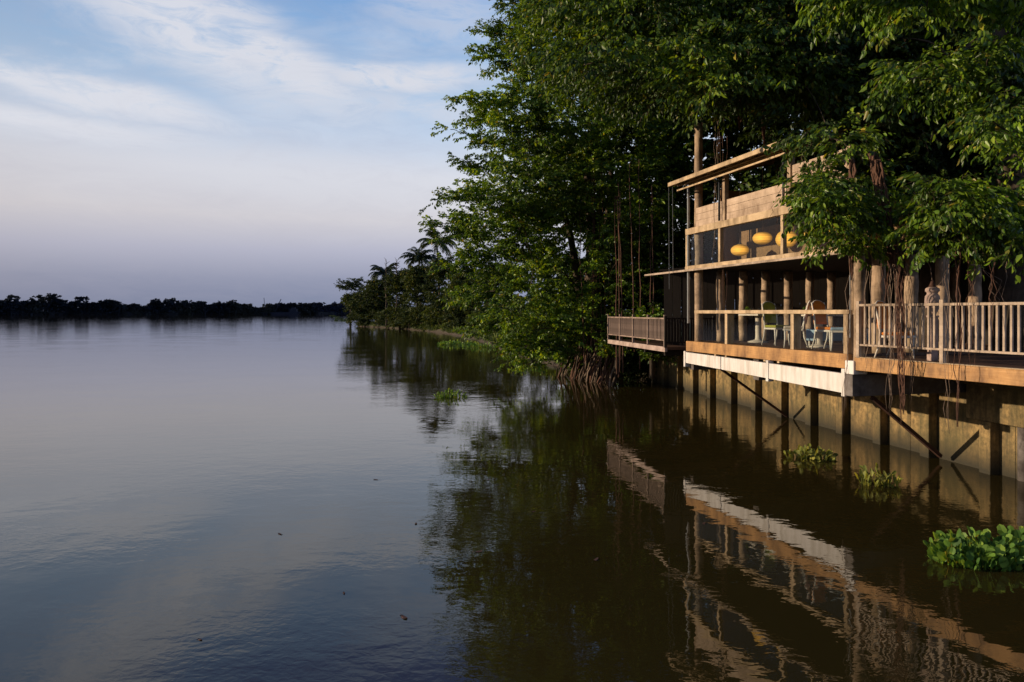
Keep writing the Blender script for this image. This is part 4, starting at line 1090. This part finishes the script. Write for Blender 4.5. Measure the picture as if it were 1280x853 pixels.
# ------------------------------------------------------------------ floating plants
def hyacinth(px, py, rad, hgt, n, mat, label, round_=True, leaf=.07, name='water_hyacinth', elong=1.0):
    Y = F*EYE/(py-HOR); p = at(px, HOR, Y); p.z = 0
    e = empty(name, p, label, 'water plant', 'clumps of water hyacinth afloat')
    V = []; Q = []; V2 = []; Q2 = []; rr = random.Random(int(px))
    for k in range(n):
        a = rr.uniform(0, 6.28); r = rad*math.sqrt(rr.random()); b = Vector((math.cos(a)*r*elong, math.sin(a)*r*.7, -.02))
        h = hgt*rr.uniform(.12, 1)**1.2*(1-.65*(r/rad)**2); out = Vector((math.cos(a), math.sin(a), 0))*rr.uniform(.0, .6)+Vector((rr.uniform(-.3, .3), rr.uniform(-.3, .3), 0))
        tip = b+Vector((0, 0, h))+out*h*.8; mid_ = b.lerp(tip, .5)+Vector((0, 0, h*.12))
        sd = Vector((rr.uniform(-1, 1), rr.uniform(-1, 1), 0)).normalized(); w_ = .007+.006*rr.random()
        for s in (sd, sd.cross(Vector((0, 0, 1)))):
            for (u, v_, wa, wb) in ((b, mid_, w_*1.6, w_), (mid_, tip, w_, w_*.6)):
                m_ = len(V2); V2 += [u-s*wa, u+s*wa, v_+s*wb, v_-s*wb]; Q2.append((m_, m_+1, m_+2, m_+3))
        ld = (out*.8+Vector((rr.uniform(-.5, .5), rr.uniform(-.5, .5), rr.uniform(.1, 1.1)))).normalized(); up = Vector((rr.uniform(-1.2, .6), rr.uniform(-1.2, .6), .6))
        x = ld.cross(up).normalized(); nn = x.cross(ld); l = leaf*rr.uniform(.5, 1.5); wd_ = l*(.38 if round_ else .2)
        ring = [tip]
        for j in range(7):
            an = -2.6+5.2*j/6; ring.append(tip+ld*l*(.55-.62*math.cos(an+math.pi))*1.0*.8+x*wd_*math.sin(an)*1.0+nn*(.25*wd_*abs(math.sin(an))))
        m_ = len(V); V += ring; c = m_
        for j in range(1, 7, 2): Q.append((c, m_+j, m_+j+1, m_+min(j+2, 7)))
    mb = MB(); mb.add(V, Q); mb.build('leaves', M[mat], e, False)
    mb = MB(); mb.add(V2, Q2); mb.build('stalks', M['hyacinth' if mat == 'hyacinth' else 'hyacinth_pale'], e)
    return e
hyacinth(1222, 700, .62, .34, 280, 'hyacinth', 'large thick clump of glossy round leaves floating at the right edge', leaf=.115)
hyacinth(1290, 690, .45, .32, 130, 'hyacinth', 'green floating clump cut by the right edge of the view', leaf=.115)
hyacinth(1014, 573, .55, .26, 130, 'hyacinth_pale', 'pale yellowish floating clump in front of the river wall', True, .10)
hyacinth(1100, 606, .36, .34, 60, 'hyacinth_pale', 'small clump with long trailing stems near the rusty brace', False, .14)
hyacinth(564, 497, .60, .34, 130, 'hyacinth', 'dark clump floating alone out on the open water', leaf=.08, elong=1.1)
hyacinth(652, 463, .9, .25, 60, 'hyacinth', 'sparse floating plants beside the overhanging branches', leaf=.10)
hyacinth(572, 431, 2.2, .4, 160, 'hyacinth', 'flat floating weed beside the grassy bank', leaf=.2)
hyacinth(607, 434, 2.4, .4, 160, 'hyacinth', 'bright floating weed under the tip of the big tree', leaf=.2)
for px, py, r, lab in ((428, 401.2, 2.6, 'nearest dark raft of weed drifting off the tip of the bank'), (424, 399, 1.5, 'small dark weed patch second nearest off the bank tip'),
                       (420, 396.6, 1.8, 'dark weed patch third out from the bank tip'), (415, 395, 2.0, 'farthest dark weed patch out in the bright water')):
    Y = F*EYE/(py-HOR); p = at(px, HOR, Y); e = empty('weed_raft', (p.x, p.y, 0), lab, 'water plant', 'dark weed rafts off the bank tip')
    P = []; D = []
    for k in range(70):
        a = random.uniform(0, 6.28); q = math.sqrt(random.random()); P.append((p.x+math.cos(a)*q*r, p.y+math.sin(a)*q*r*2, random.uniform(0, .35))); D.append((math.cos(a), math.sin(a), .4))
    crown('leaves', np.array(P), np.array(D), RNG.uniform(.4, .8, len(P)), templates('bank0.25', 8, L=1.0, nl=26, leaf=.25, droop=.3, hang=.45, nside=4, width=.34), [M['leaf_dark'], M['twig']], e, p*1.0 if False else (p.x, p.y, 0))
for k, (px, py) in enumerate([(571, 622), (520, 655), (598, 690), (430, 742), (667, 640), (505, 772), (610, 600), (350, 668), (745, 700), (250, 800), (880, 655), (470, 600)]):
    Y = F*EYE/(py-HOR); p = at(px, HOR, Y); mb = MB(); l = .03+.015*(k % 3); n_ = 8
    vs = [(l*math.cos(6.283*j/n_), l*.45*math.sin(6.283*j/n_)*(1-.4*math.cos(6.283*j/n_)), .004+.006*math.cos(12.566*j/n_)) for j in range(n_)]+[(l*1.5, .01, .004), (l*1.5, -.01, .004)]
    mb.add(vs, [tuple(range(n_)), (0, 9, 8)]); o_ = mb.build('floating_leaf', M['rust']); o_.location = (p.x, p.y, .003); o_.rotation_euler = (0, 0, k*1.7)
    tag(o_, 'small dead leaf lying flat on the open river', 'leaf', 'dead leaves on the open river')
